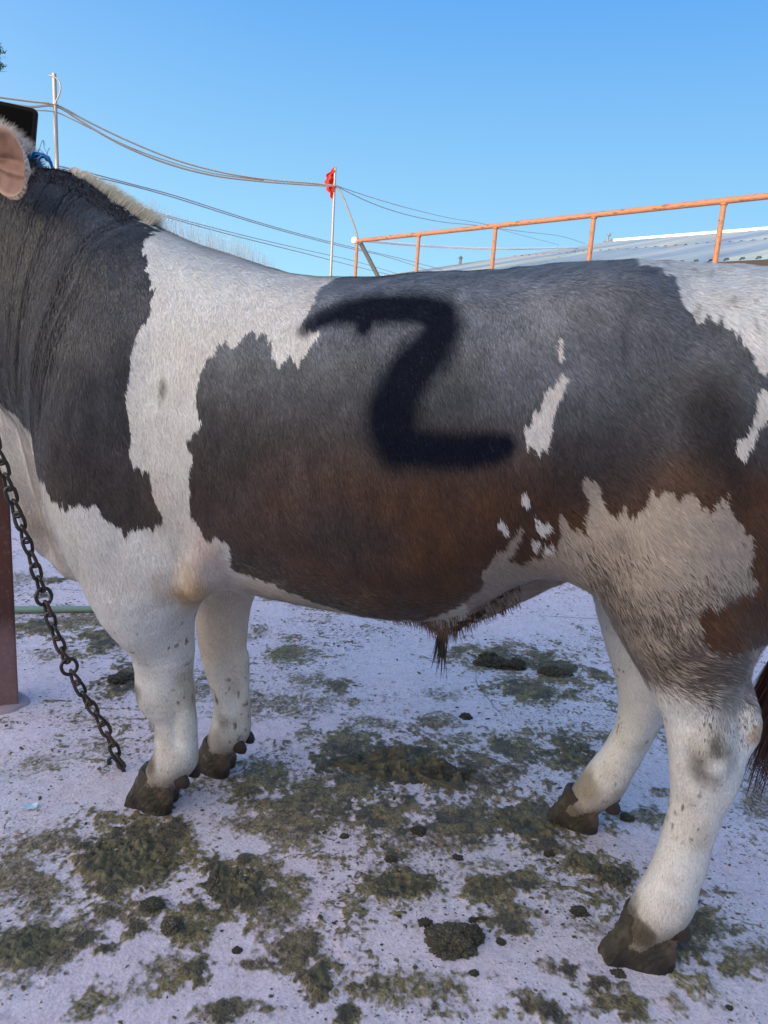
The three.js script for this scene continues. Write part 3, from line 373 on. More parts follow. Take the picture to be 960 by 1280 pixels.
  g.setAttribute('position', new THREE.BufferAttribute(pos, 3)); g.setAttribute('normal', new THREE.BufferAttribute(nor, 3)); g.setIndex(idx);
  return g;
}
const bodyGeo = surfaceNets(field, [-1.62, 0.03, -0.44], [1.02, 1.74, 0.44], 0.0065);
// ---------------------------------------------------------------- the bull's coat: patches laid out on its side in its own axes (metres)
const poly = (s) => s.split(' ').map((p) => p.split(',').map(Number));
const NECK = poly('-.82,1.60 -.77,1.535 -.715,1.495 -.655,1.462 -.614,1.441 -.59,1.415 -.575,1.385 -.548,1.355 -.535,1.33 -.499,1.296 -.492,1.254 -.506,1.211 -.511,1.164 -.51,1.115 -.518,1.083 -.513,1.042 -.504,1.002 -.51,.96 -.502,.932 -.461,.924 -.454,.891 -.443,.857 -.439,.821 -.466,.803 -.493,.8 -.518,.787 -.527,.775 -.537,.796 -.558,.799 -.57,.815 -.583,.838 -.609,.842 -.639,.833 -.673,.832 -.704,.848 -.727,.872 -.774,.881 -.80,.93 -.83,.965 -.892,.985 -1.0,1.01 -1.12,1.12 -1.14,1.3 -1.08,1.5 -1.02,1.62');
const MAIN = poly('-.149,1.45 -.149,1.343 -.159,1.306 -.148,1.271 -.151,1.248 -.128,1.23 -.103,1.225 -.113,1.211 -.127,1.195 -.141,1.168 -.16,1.19 -.166,1.167 -.178,1.148 -.192,1.176 -.213,1.205 -.234,1.217 -.258,1.223 -.273,1.204 -.288,1.193 -.312,1.198 -.334,1.175 -.343,1.151 -.352,1.128 -.357,1.096 -.35,1.074 -.335,1.042 -.342,1.027 -.361,1.009 -.349,.97 -.362,.936 -.365,.885 -.362,.852 -.345,.827 -.331,.803 -.304,.811 -.278,.793 -.278,.773 -.295,.737 -.273,.719 -.235,.712 -.198,.700 -.156,.682 -.097,.66 -.05,.64 .039,.63 .104,.64 .147,.67 .188,.70 .232,.745 .24,.6 1.2,.6 1.2,1.45');
const FLANK = poly('.232,.745 .241,.802 .254,.842 .275,.859 .289,.89 .305,.914 .303,.872 .293,.848 .274,.825 .294,.826 .315,.824 .35,.854 .365,.859 .373,.885 .362,.927 .368,.937 .386,.914 .402,.907 .424,.898 .411,.924 .417,.938 .405,.969 .399,.997 .415,1.007 .431,.989 .441,.96 .463,.937 .472,.958 .501,.95 .515,.982 .54,.996 .567,.992 .588,1.002 .6,.98 .616,.965 .627,.984 .638,.989 .639,1.014 .653,.971 .672,.943 .691,.937 .706,.9 .701,.885 .693,.863 .714,.868 .72,.85 .708,.838 .69,.835 .677,.821 .651,.814 .63,.811 .623,.791 .63,.746 .658,.724 .693,.72 .721,.728 .78,.72 1.1,.72 1.1,-.1 .1,-.1 .1,.60');
const RUMP = poly('.43,1.5 .45,1.386 .496,1.375 .516,1.354 .525,1.324 .539,1.3 .555,1.291 .587,1.289 .619,1.276 .636,1.249 .645,1.229 .652,1.214 .673,1.21 .73,1.23 .80,1.28 .88,1.33 1.1,1.33 1.1,1.5');
const TAILW = poly('.69,1.187 .664,1.179 .662,1.154 .658,1.133 .657,1.107 .644,1.093 .642,1.069 .659,1.065 .664,1.087 .669,1.115 .69,1.136');
const SPOTS = [poly('.327,1.243 .337,1.239 .343,1.217 .338,1.206 .332,1.222'), poly('.345,1.182 .359,1.171 .353,1.15 .345,1.136 .338,1.106 .339,1.073 .337,1.042 .325,1.05 .32,1.041 .304,1.051 .294,1.075 .299,1.104 .312,1.121 .32,1.146 .331,1.169 .34,1.163')];
const CX0 = -1.7, CY0 = -0.1, CS = 600, CW = Math.round(2.9 * CS), CH = Math.round(1.95 * CS);
function mask(fills) { // [[polygon, value]...] rasterised on a grid in metres
  const c = document.createElement('canvas'); c.width = CW; c.height = CH; const g = c.getContext('2d');
  g.fillStyle = '#000'; g.fillRect(0, 0, CW, CH);
  for (const [p, v] of fills) { g.fillStyle = v ? '#fff' : '#000'; g.beginPath(); p.forEach(([x, y], i) => (i ? g.lineTo((x - CX0) * CS, (y - CY0) * CS) : g.moveTo((x - CX0) * CS, (y - CY0) * CS))); g.closePath(); g.fill(); }
  const d = g.getImageData(0, 0, CW, CH).data, o = new Float32Array(CW * CH);
  for (let i = 0; i < o.length; i++) o[i] = d[i * 4] / 255;
  return (x, y) => { const i = clamp(Math.round((x - CX0) * CS), 0, CW - 1), j = clamp(Math.round((y - CY0) * CS), 0, CH - 1); return o[j * CW + i]; };
}
const smallSpots = [[0.308, 0.955, 0.006, 0.012], [0.34, 0.909, 0.010, 0.016], [0.331, 0.869, 0.007, 0.012], [0.352, 0.862, 0.012, 0.010], [0.27, 0.90, 0.006, 0.010]].map(([x, y, a, b]) => Array.from({ length: 10 }, (_, i) => [x + a * Math.cos(i * 0.63) * (1 + 0.3 * Math.sin(i * 2.2)), y + b * Math.sin(i * 0.63)]));
const darkMask = mask([[NECK, 1], [MAIN, 1], [FLANK, 0], [RUMP, 0], [TAILW, 0], ...SPOTS.map((p) => [p, 0]), ...smallSpots.map((p) => [p, 0])]);
const flankMask = mask([[FLANK, 1]]);
const paintPath = (s) => s.split(' ').map((p) => p.split(',').map(Number)); // x, y, half width
const PAINT = [paintPath('-.145,1.231,.012 -.12,1.254,.016 -.084,1.268,.021 -.031,1.275,.025 .027,1.281,.024 .081,1.281,.025 .112,1.270,.030 .120,1.244,.034 .111,1.214,.037 .088,1.185,.039 .068,1.144,.041 .058,1.106,.041 .060,1.065,.041 .074,1.040,.040'), paintPath('-.034,1.264,.022 -.026,1.244,.012'), paintPath('.069,1.044,.036 .10,1.036,.033 .138,1.034,.030 .200,1.040,.028 .240,1.047,.025 .257,1.054,.018')];
function paintAt(x, y) {
  if (x < -0.25 || x > 0.36 || y < 0.93 || y > 1.38) return 0;
  let best = 0;
  for (const L of PAINT) for (let i = 0; i + 1 < L.length; i++) {
    const [ax, ay, aw] = L[i], [bx, by, bw] = L[i + 1], dx = bx - ax, dy = by - ay, t = clamp(((x - ax) * dx + (y - ay) * dy) / (dx * dx + dy * dy));
    const d = Math.hypot(x - ax - dx * t, y - ay - dy * t) / (1.14 * lerp(aw, bw, t) + 0.002);
    best = Math.max(best, (1 - smooth(0.32, 1.60, d)) * (L === PAINT[0] && i < 3 ? lerp(0.80, 1, (i + t) / 3) : 1));
  }
  return best;
}
let COATR = -1; // set while hairs are grown: roan is pale and dark hairs side by side
const mixTo = (c, r, g, b, t) => { c[0] += (r - c[0]) * t; c[1] += (g - c[1]) * t; c[2] += (b - c[2]) * t; };
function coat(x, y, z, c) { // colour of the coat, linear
  const far = z < -0.03, n1 = fbm(x * 7 + 3, y * 7, z * 7, 3), n2 = fbm(x * 34, y * 22, z * 34 + 5, 3);
  let mx = x + 0.004 * noise3(x * 110, y * 26, z * 60) + 0.005 * noise3(x * 36, y * 30, 6), my = y + 0.012 * noise3(x * 150, y * 24, z * 60 + 9);
  if (far) { mx += 0.07 * smooth(-0.03, -0.2, z) + 0.05 * n1; my += 0.05 * n1; }
  let dark = darkMask(mx, my), fl = flankMask(mx, my);
  const legZone = smooth(0.68, 0.60, y);
  if (far && y < 0.72) { dark = x > -0.35 && x < 0.42 ? dark : dark * smooth(0.62, 0.72, y); }
  if (x < -1.0) { const face = smooth(-1.0, -1.08, x + 0.25 * (1.45 - y)); dark = dark * (1 - face) + face * (smooth(0.02, 0.12, Math.abs(z - 0.05) + 0.05 * n1) * smooth(1.2, 1.35, y)); }
  // pale coat: dull white on the body, whiter on the legs, a breath of pink where skin shows
  c[0] = 0.77; c[1] = 0.725; c[2] = 0.665;
  mixTo(c, 0.83, 0.80, 0.745, legZone * 0.9);
  mixTo(c, 0.62, 0.52, 0.45, clamp(0.35 + 1.3 * n1) * 0.35 * (1 - legZone));
  // roan flank: taupe above, dark hairs growing thick towards the gaskin
  if (fl > 0 && y > 0.52 && x > 0.2 && !(far && y < 0.66)) {
    const up = smooth(0.57, 0.68, y + 0.03 * n1);
    mixTo(c, 0.40, 0.318, 0.245, up * 0.9);
    const roan = clamp(0.22 * smooth(0.1, 0.5, n1 + 0.6 * n2) + smooth(0.585, 0.66, y) * smooth(0.92, 0.74, y) * smooth(0.34, 0.48, x) * (0.78 + 1.2 * n1 + 0.5 * n2) + 0.5 * smooth(0.03, 0.0, Math.abs(x - 0.46 - 0.5 * (0.78 - y))) * smooth(0.85, 0.7, y));
    mixTo(c, 0.088, 0.066, 0.052, COATR < 0 ? roan * 0.92 : COATR < roan * 0.95 ? 0.92 : 0.2 * roan);
    mixTo(c, 0.19, 0.15, 0.13, 0.6 * smooth(0.045, 0.0, Math.hypot(x - 0.475, (y - 0.90) * 1.1)));
    mixTo(c, 0.32, 0.235, 0.165, 0.5 * smooth(0.45, 0.30, x));
  }
  if (dark > 0.5) {
    const warm = clamp(smooth(1.13, 0.92, y + 0.05 * n1) * (0.40 + 0.6 * smooth(-0.2, 0.2, x)) + 0.45 * smooth(0.50, 0.62, x) * smooth(1.10, 1.0, y) + 0.5 * n1 * smooth(1.2, 1.0, y));
    const skySheen = smooth(1.02, 1.29, y + 0.06 * n1) * (1 - 0.35 * smooth(0.3, 0.5, x)); c[0] = lerp(lerp(0.064, 0.160, skySheen), 0.084, warm); c[1] = lerp(lerp(0.061, 0.168, skySheen), 0.037, warm); c[2] = lerp(lerp(0.062, 0.186, skySheen), 0.0145, warm);  // blue-grey sky sheen painted in along the back, brown below
    if (x < -0.4) { c[0] = lerp(0.060, 0.068, smooth(1.05, 0.85, y)); c[1] = lerp(0.057, 0.051, smooth(1.05, 0.85, y)); c[2] = lerp(0.060, 0.043, smooth(1.05, 0.85, y)); }
    const f = 1 + 0.5 * n1 + 0.35 * n2; c[0] *= f; c[1] *= f; c[2] *= f;
    mixTo(c, 0.022, 0.016, 0.014, 0.75 * smooth(0.075, 0.02, Math.abs(x - 0.60 - 0.25 * (1.1 - y))) * smooth(0.94, 1.05, y) * smooth(1.25, 1.15, y));  // blacker band in front of the tail
    mixTo(c, 0.045, 0.040, 0.042, 0.35 * smooth(0.15, 0.03, Math.hypot(x - 0.46, (y - 1.08) * 0.9)));
    mixTo(c, 0.13, 0.072, 0.042, 0.7 * smooth(0.07, 0.0, Math.hypot((x - 0.565) * 0.8, y - 1.015)));
  } else {
    mixTo(c, 0.22, 0.20, 0.17, 0.8 * smooth(0.03, 0.008, Math.hypot((x + 0.436) * 1.9, (y - 1.10) * 0.75) + 0.012 * n2));            // smudge on the white shoulder band
    mixTo(c, 0.60, 0.37, 0.14, 0.9 * smooth(0.095, 0.01, Math.hypot((x + 0.395), (y - 0.64) * 0.8) + 0.03 * n2));                    // yellow stain in the armpit
    mixTo(c, 0.62, 0.45, 0.37, 0.6 * smooth(0.075, 0.02, Math.hypot((x + 0.335) * 1.3, (y - 0.755) * 0.8)));                         // pinkish fold behind the elbow
    mixTo(c, 0.52, 0.38, 0.25, 0.55 * smooth(-0.78, -0.95, x) * smooth(0.98, 0.7, y) * clamp(0.6 + n1));                            // tan dewlap
    mixTo(c, 0.62, 0.45, 0.30, 0.55 * smooth(0.72, 0.66, y) * smooth(-0.36, -0.30, x) * smooth(0.24, 0.1, x));                      // bare belly edge
    if (x > 0.45 && y > 1.2) mixTo(c, 0.24, 0.21, 0.17, 0.5 * smooth(0.56, 0.76, noise3(x * 150 + y * 40, y * 75 - x * 30, 3)) * smooth(-0.1, 0.35, noise3(x * 13, y * 13, 7)));  // dirt flecks on the rump
  }
  // paint: a figure sprayed on the flank
  if (z > 0) { const p = paintAt(x + 0.004 * n2, y + 0.004 * n2); if (p > 0) mixTo(c, 0.0022, 0.0052, 0.0140, clamp(p * 1.12 + 0.25 * n2 * p)); }
  // muck on the legs
  if (y < 0.70) {
    const sp = noise3(x * 95, y * 80, z * 95), sp2 = noise3(x * 27, y * 22, z * 27 + 4);
    mixTo(c, 0.060, 0.050, 0.036, 0.85 * smooth(0.56, 0.72, sp) * smooth(-0.2, 0.45, sp2) * smooth(0.64, 0.5, y) + 0.35 * smooth(0.66, 0.80, noise3(x * 210, y * 180, z * 210)) * smooth(0.5, 0.3, y));
    mixTo(c, 0.42, 0.34, 0.25, 0.5 * clamp(sp2 + 0.25 * n2) * smooth(0.6, 0.3, y));
    const low = smooth(0.20, 0.085, y + 0.05 * sp2 + 0.02 * n2); mixTo(c, 0.30, 0.23, 0.165, low * 0.65); mixTo(c, 0.10, 0.085, 0.052, 0.8 * smooth(0.11, 0.06, y + 0.04 * sp2));
    if (z > 0.1) {
      mixTo(c, 0.13, 0.112, 0.08, 0.95 * smooth(0.075, 0.022, Math.hypot((x - 0.682) * 1.15, (y - 0.515) * 0.85) + 0.02 * n2) * clamp(0.75 + sp2));   // dirty outer hock
      mixTo(c, 0.10, 0.080, 0.052, 0.85 * smooth(0.60, 0.25, Math.hypot((x - 0.605) / 0.09, (y - 0.10) / 0.10) + 0.4 * n2 + 0.25 * sp2) * smooth(0.3, 0.5, x));
      mixTo(c, 0.33, 0.30, 0.27, 0.6 * smooth(0.05, 0.02, Math.hypot(x - 0.715, (y - 0.61) * 0.8) + 0.02 * n2));
      mixTo(c, 0.42, 0.25, 0.11, 0.7 * smooth(0.03, 0.008, Math.hypot(x - 0.772, y - 0.55)));
      mixTo(c, 0.16, 0.12, 0.06, 0.8 * smooth(0.035, 0.01, Math.hypot(x + 0.60, (y - 0.34) * 0.9) + 0.015 * n2));                                  // stained knee
      mixTo(c, 0.40, 0.33, 0.20, 0.6 * smooth(0.05, 0.01, Math.hypot(x + 0.45, (y - 0.36) * 0.5) + 0.015 * n2));
      mixTo(c, 0.11, 0.085, 0.05, 0.85 * smooth(0.035, 0.01, Math.hypot(x + 0.575, (y - 0.135) * 0.9) + 0.015 * n2));
    } else if (z < -0.03) {
      mixTo(c, 0.10, 0.07, 0.045, 0.8 * smooth(0.05, 0.01, Math.hypot(x + 0.462, (y - 0.175) * 0.9) + 0.03 * (1 - sp2) * 0.6));
      mixTo(c, 0.50, 0.34, 0.13, 0.6 * smooth(0.03, 0.006, Math.hypot(x - 0.675, (y - 0.30) * 0.8)));
      mixTo(c, 0.30, 0.25, 0.17, 0.7 * smooth(0.06, 0.02, Math.hypot(x - 0.50, (y - 0.135)) + 0.02 * n2));
      mixTo(c, 0.70, 0.53, 0.37, 0.6 * smooth(0.18, 0.45, y + 0.1 * n1) * smooth(-0.3, -0.35, x));
    }
  }
  for (let k = 0; k < 3; k++) c[k] = clamp(c[k] * (1 + 0.12 * n2), 0.003, 0.88);
}
const coatMat = new THREE.MeshPhysicalMaterial({ vertexColors: true, roughness: 0.62, name: 'coat' });
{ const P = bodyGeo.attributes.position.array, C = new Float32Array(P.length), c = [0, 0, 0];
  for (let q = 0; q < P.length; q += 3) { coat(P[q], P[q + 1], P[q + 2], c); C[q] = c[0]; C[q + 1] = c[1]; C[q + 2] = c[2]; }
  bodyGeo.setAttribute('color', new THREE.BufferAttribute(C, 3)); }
const body = part('body', bodyGeo, coatMat, bull);

// short hair all over, lying the way it grows
function hairWay(x, y, z, d) {
  let hx = 0.42, hy = -1;
  if (x < -0.42) { hx = 0.40; hy = -1; }
  if (x > 0.25 && y > 0.72) { const t = smooth(0.25, 0.45, x); hx = lerp(0.42, 0.75, t); hy = lerp(-1, -0.85, t); }
  if (y > 1.2 && x > -0.6) { const t = smooth(1.24, 1.38, y + 0.02 * noise3(x * 9, z * 9, 1)) * smooth(-0.6, -0.35, x); hx = lerp(hx, 1, t); hy = lerp(hy, -0.35, t); }
  if (y < 0.66) { hx = 0.12; hy = -1; }
  if (y < 0.80 && x > -0.3 && x < 0.42) { const t = smooth(0.80, 0.70, y); hx = lerp(hx, 1, t); hy = lerp(hy, -0.3, t); }
  if (x > 0.42 && x < 0.82 && y > 0.6 && y < 0.76 && z > 0) { const t = smooth(0.76, 0.69, y) * smooth(0.58, 0.64, y); hx = lerp(hx, 1.0, t); hy = lerp(hy, -0.25, t); }
  const a = 0.30 * noise3(x * 16, y * 16, z * 16 + 2) + 0.16 * noise3(x * 60, y * 60, z * 60), s = Math.sin(a), c = Math.cos(a);
  d[0] = hx * c - hy * s; d[1] = hx * s + hy * c; d[2] = 0;
}
function buildCoat(count) {
  const R = rng(77), P = bodyGeo.attributes.position.array, N = bodyGeo.attributes.normal.array, I = bodyGeo.index.array, n = I.length / 3, cum = new Float64Array(n);
  let sum = 0;
  for (let t = 0; t < n; t++) {
    const a = I[t * 3] * 3, b = I[t * 3 + 1] * 3, c = I[t * 3 + 2] * 3;
    const ux = P[b] - P[a], uy = P[b + 1] - P[a + 1], uz = P[b + 2] - P[a + 2], vx = P[c] - P[a], vy = P[c + 1] - P[a + 1], vz = P[c + 2] - P[a + 2];
    const ar = Math.hypot(uy * vz - uz * vy, uz * vx - ux * vz, ux * vy - uy * vx) * 0.5, y = P[a + 1], z = P[a + 2];
    let w = N[a + 2] > -0.25 && z > -0.1 ? 1 : (y < 0.62 ? 0.8 : 0.22);
    if (P[a] < -1.15) w *= 0.3; if (y < 0.55) w *= 1.3;
    cum[t] = sum += ar * w;
  }
  const pos = new Float32Array(count * 9), nor = new Float32Array(count * 9), col = new Float32Array(count * 9), d = [0, 0, 0], c = [0, 0, 0];
  for (let h = 0; h < count; h++) {
    const r = (h + R()) / count * sum; let lo = 0, hi = n - 1;
    while (lo < hi) { const m = (lo + hi) >> 1; if (cum[m] < r) lo = m + 1; else hi = m; }
    const a = I[lo * 3] * 3, b = I[lo * 3 + 1] * 3, e = I[lo * 3 + 2] * 3;
    let u = R(), v = R(); if (u + v > 1) { u = 1 - u; v = 1 - v; } const w = 1 - u - v;
    const x = P[a] * w + P[b] * u + P[e] * v, y = P[a + 1] * w + P[b + 1] * u + P[e + 1] * v, z = P[a + 2] * w + P[b + 2] * u + P[e + 2] * v;
    const nx = N[a], ny = N[a + 1], nz = N[a + 2];
    hairWay(x, y, z, d);
    let q = d[0] * nx + d[1] * ny, tx = d[0] - q * nx, ty = d[1] - q * ny, tz = -q * nz; q = Math.hypot(tx, ty, tz) || 1; tx /= q; ty /= q; tz /= q;
    const sx = ny * tz - nz * ty, sy = nz * tx - nx * tz, sz = nx * ty - ny * tx, jit = (R() - 0.5) * 0.45;
    tx += sx * jit; ty += sy * jit; tz += sz * jit;
    const flk = x > 0.2 && y < 0.98 ? smooth(0.2, 0.36, x) * smooth(0.98, 0.88, y) * smooth(0.56, 0.66, y) : 0; let L = lerp(0.0060, 0.0115, smooth(0.45, 0.72, y)) + 0.008 * flk;
    L *= 0.7 + 0.6 * R();
    const W = (0.0008 + 0.0006 * R()) * lerp(0.75, 1, smooth(0.45, 0.7, y)), lift = L * (0.08 + 0.24 * R() * R());
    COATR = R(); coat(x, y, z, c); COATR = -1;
    const lum = smooth(0.12, 0.4, c[1]), br = lerp(0.58, 0.80, lum) + lerp(0.84, 0.40, lum) * R() + (R() < 0.08 ? lerp(0.5, 0.15, lum) : 0);
    const o = h * 9, ja = (R() - 0.5) * 1.0, k0 = nx + sx * ja + tx * 0.12, k1 = ny + sy * ja + ty * 0.12, k2 = nz + sz * ja + tz * 0.12, kl = Math.hypot(k0, k1, k2);
    pos[o] = x + sx * W + nx * 0.0004; pos[o + 1] = y + sy * W + ny * 0.0004; pos[o + 2] = z + sz * W + nz * 0.0004;
    pos[o + 3] = x - sx * W + nx * 0.0004; pos[o + 4] = y - sy * W + ny * 0.0004; pos[o + 5] = z - sz * W + nz * 0.0004;
    pos[o + 6] = x + tx * L + nx * lift; pos[o + 7] = y + ty * L + ny * lift; pos[o + 8] = z + tz * L + nz * lift;
    for (let k = 0; k < 3; k++) { nor[o + k * 3] = k0 / kl; nor[o + k * 3 + 1] = k1 / kl; nor[o + k * 3 + 2] = k2 / kl; for (let m = 0; m < 3; m++) col[o + k * 3 + m] = Math.min(0.9, c[m] * br * (k === 2 ? 1.12 : 0.95)); }
  }
  const g = new THREE.BufferGeometry();
  g.setAttribute('position', new THREE.BufferAttribute(pos, 3)); g.setAttribute('normal', new THREE.BufferAttribute(nor, 3)); g.setAttribute('color', new THREE.BufferAttribute(col, 3));
  return g;
}
const hairMat = new THREE.MeshPhysicalMaterial({ vertexColors: true, roughness: 0.46, specularIntensity: 0.75, sheen: 0.6, sheenColor: new THREE.Color(0.92, 0.96, 1.0), sheenRoughness: 0.5, side: THREE.DoubleSide, name: 'short_hair' });
const paintedMat = new THREE.MeshPhysicalMaterial({ vertexColors: true, roughness: 0.8, specularIntensity: 0.35, side: THREE.DoubleSide, name: 'sprayed_hair' });
{ // hairs under the paint lose their gloss
  const g = buildCoat(HAIRS), at = g.attributes, pick = [[], []];
  for (let h = 0; h < HAIRS; h++) { const p = at.position.array; pick[p[h * 9 + 2] > 0.05 && paintAt(p[h * 9], p[h * 9 + 1]) > 0.14 + 0.5 * hash3(h, 5, 9) ? 1 : 0].push(h); }
  const sub = (list) => { const o = new THREE.BufferGeometry(); for (const k of ['position', 'normal', 'color']) { const a = new Float32Array(list.length * 9), s = at[k].array; list.forEach((h, i) => { for (let q = 0; q < 9; q++) a[i * 9 + q] = s[h * 9 + q]; }); o.setAttribute(k, new THREE.BufferAttribute(a, 3)); } return o; };
  part('coat_hair', sub(pick[0]), hairMat, bull).userData.kind = 'stuff';
  const f = part('painted_figure', sub(pick[1]), paintedMat, bull); f.userData = { kind: 'stuff', label: 'blue black figure sprayed on the flank, like a two' };
}

// long hair: ribbons that bend, [root, direction, length, colour]
function ribbons(list) {
  const pos = [], nor = [], col = [], idx = [];
  for (const { p, d, bend, L, w, c, n = 4 } of list) {
    const side = V(1, 0, (hash3(Math.round(p.x * 9e4), Math.round(p.y * 9e4), Math.round(p.z * 9e4)) - 0.5) * 1.6); side.addScaledVector(d, -side.dot(d) / d.lengthSq()).normalize();
    const base = pos.length / 3, cur = p.clone(), dir = d.clone().normalize(), nn = V().crossVectors(side, dir).normalize(); if (nn.z < 0) { nn.negate(); side.negate(); }
    for (let i = 0; i <= n; i++) {
      const t = i / n, ww = w * (1 - 0.85 * t * t);
      pos.push(cur.x - side.x * ww, cur.y - side.y * ww, cur.z - side.z * ww, cur.x + side.x * ww, cur.y + side.y * ww, cur.z + side.z * ww);
      for (let k = 0; k < 2; k++) { nor.push(nn.x, nn.y, nn.z); col.push(...c); }
      if (i < n) { const a = base + i * 2; idx.push(a, a + 1, a + 2, a + 1, a + 3, a + 2); }
      dir.addScaledVector(bend, 1 / n).normalize(); cur.addScaledVector(dir, L / n);
    }
  }
  const g = new THREE.BufferGeometry();
  g.setAttribute('position', new THREE.Float32BufferAttribute(pos, 3)); g.setAttribute('normal', new THREE.Float32BufferAttribute(nor, 3)); g.setAttribute('color', new THREE.Float32BufferAttribute(col, 3)); g.setIndex(idx);
  return g;
}
const rayTop = (x, z) => { let y = 1.72; while (y > 1.2 && field(x, y, z) > 0) y -= 0.004; return y; };
{ // mane along the crest, tuft on the poll
  const R = rng(5), list = [], cr = [0.78, 0.68, 0.53], gr = [0.78, 0.76, 0.73];
  for (let i = 0; i < 3600; i++) {
    const t = Math.pow(R(), 0.8), x = lerp(-0.845, -0.635, t), z = (R() - 0.5) * 0.05 + 0.008, y = rayTop(x, z) - 0.004, f = 0.7 + 0.6 * R(), tuft = smooth(-0.765, -0.79, x);
    list.push({ p: V(x, y, z), d: V(0.15 + 0.5 * R() - 0.25 + 0.25 * (1 - tuft), 1, (R() - 0.5) * 0.5), bend: V(0.5 + 0.5 * R(), -0.1, (R() - 0.5) * 0.3), L: (0.012 + 0.026 * R()) * (tuft > 0.3 ? 0.8 : 1), w: 0.0006, c: cr.map((v) => Math.min(0.8, v * f)) });
  }
  for (let i = 0; i < 700; i++) {
    const x = lerp(-0.655, -0.33, Math.pow(R(), 1.2)), z = (R() - 0.5) * 0.02, y = rayTop(x, z) - 0.003, f = 0.7 + 0.6 * R();
    list.push({ p: V(x, y, z), d: V(-0.35 + 0.3 * R(), 1, (R() - 0.5) * 0.3), bend: V(0.5 * R(), 0, 0), L: (0.035 + 0.03 * R()) * smooth(-0.26, -0.42, x), w: 0.00026, c: gr.map((v) => v * f) });
  }
  for (let i = 0; i < 2600; i++) {
    const x = lerp(-1.12, -0.975, R()), z = lerp(-0.06, 0.11, R()), y = rayTop(x, z) - 0.004, f = 0.75 + 0.55 * R(), s = (z - 0.03) * 6;
    list.push({ p: V(x, y, z), d: V(0.35 + 0.7 * (R() - 0.5), 0.9, s * 0.6 + (R() - 0.5) * 0.4), bend: V(0.7 * R(), -0.9 * R(), s * 0.6), L: 0.018 + 0.024 * R(), w: 0.0005, c: [0.64, 0.55, 0.47].map((v) => Math.min(0.8, v * f)) });
  }
  const m = part('mane', ribbons(list), new THREE.MeshPhysicalMaterial({ vertexColors: true, roughness: 0.9, transmission: 0.4, thickness: 0, side: THREE.DoubleSide, name: 'mane_hair' }), bull); m.userData.kind = 'stuff'; m.userData.label = 'pale cream crest hair standing up along the neck';
  // longer dark hairs rising from the crest of the neck
  const dk = [];
  for (let i = 0; i < 3000; i++) { const x = lerp(-1.03, -0.66, R()), z = (R() - 0.35) * 0.13, y = rayTop(x, z) - 0.003, f = 0.5 + 1.1 * R(); dk.push({ p: V(x, y, z), d: V(0.3 + 0.5 * (R() - 0.5), 0.6, (z > 0 ? 0.9 : -0.3) + 0.5 * (R() - 0.5)), bend: V(0.4, -0.5, 0.2), L: 0.010 + 0.014 * R(), w: 0.0007, c: [0.055 * f, 0.05 * f, 0.05 * f], n: 3 }); }
  part('crest_hair', ribbons(dk), hairMat, bull).userData.kind = 'stuff';
  // tuft hanging from the sheath
  const st = [];
  for (let i = 0; i < 500; i++) { const f = 0.6 + 0.8 * R(), a = R() * 6.28; st.push({ p: V(0.142 + 0.022 * Math.cos(a), 0.618 + 0.02 * R(), 0.05 + 0.02 * Math.sin(a)), d: V(-0.15 + 0.8 * (R() - 0.6), -1, 0.5 * (R() - 0.3)), bend: V(0.2 * (R() - 0.5), -0.6, 0), L: 0.025 + 0.03 * R(), w: 0.0008, c: [0.15 * f, 0.085 * f, 0.05 * f] }); }
  for (let i = 0; i < 110; i++) { const f = 0.6 + 0.8 * R(), a = R() * 6.28; st.push({ p: V(0.138 + 0.008 * Math.cos(a), 0.60, 0.05 + 0.008 * Math.sin(a)), d: V(0.25 * (R() - 0.55), -1, 0.2 * (R() - 0.5)), bend: V(0.35 * (R() - 0.5), -0.2, 0), L: 0.07 + 0.085 * R() * R(), w: 0.0012, c: [0.025 * f, 0.016 * f, 0.012 * f], n: 6 }); }
  for (let i = 0; i < 26; i++) { const f = 0.6 + 0.8 * R(); st.push({ p: V(0.155 + 0.02 * R(), 0.605, 0.05), d: V(0.7 * R(), -1, 0), bend: V(-0.6, -0.5, 0), L: 0.04 + 0.02 * R(), w: 0.0007, c: [0.05 * f, 0.03 * f, 0.025 * f], n: 5 }); }
  for (let i = 0; i < 900; i++) { const f = 0.5 + 0.9 * R(), x = lerp(0.03, 0.30, R()), z = lerp(0.0, 0.14, R()); let y = 0.5; while (y < 0.9 && field(x, y, z) > 0) y += 0.004; const near = smooth(0.09, 0.0, Math.abs(x - 0.145)); st.push({ p: V(x, y + 0.003, z), d: V(0.5 + 0.5 * (R() - 0.5), -0.7 - near, 0.3 * (R() - 0.5)), bend: V(0.3 * (R() - 0.5), -0.4, 0), L: 0.012 + (0.012 + 0.03 * near) * R(), w: 0.0008, c: [0.12 * f, 0.072 * f, 0.042 * f], n: 3 }); }
  part('sheath_tuft', ribbons(st), hairMat, bull).userData.kind = 'stuff';
}
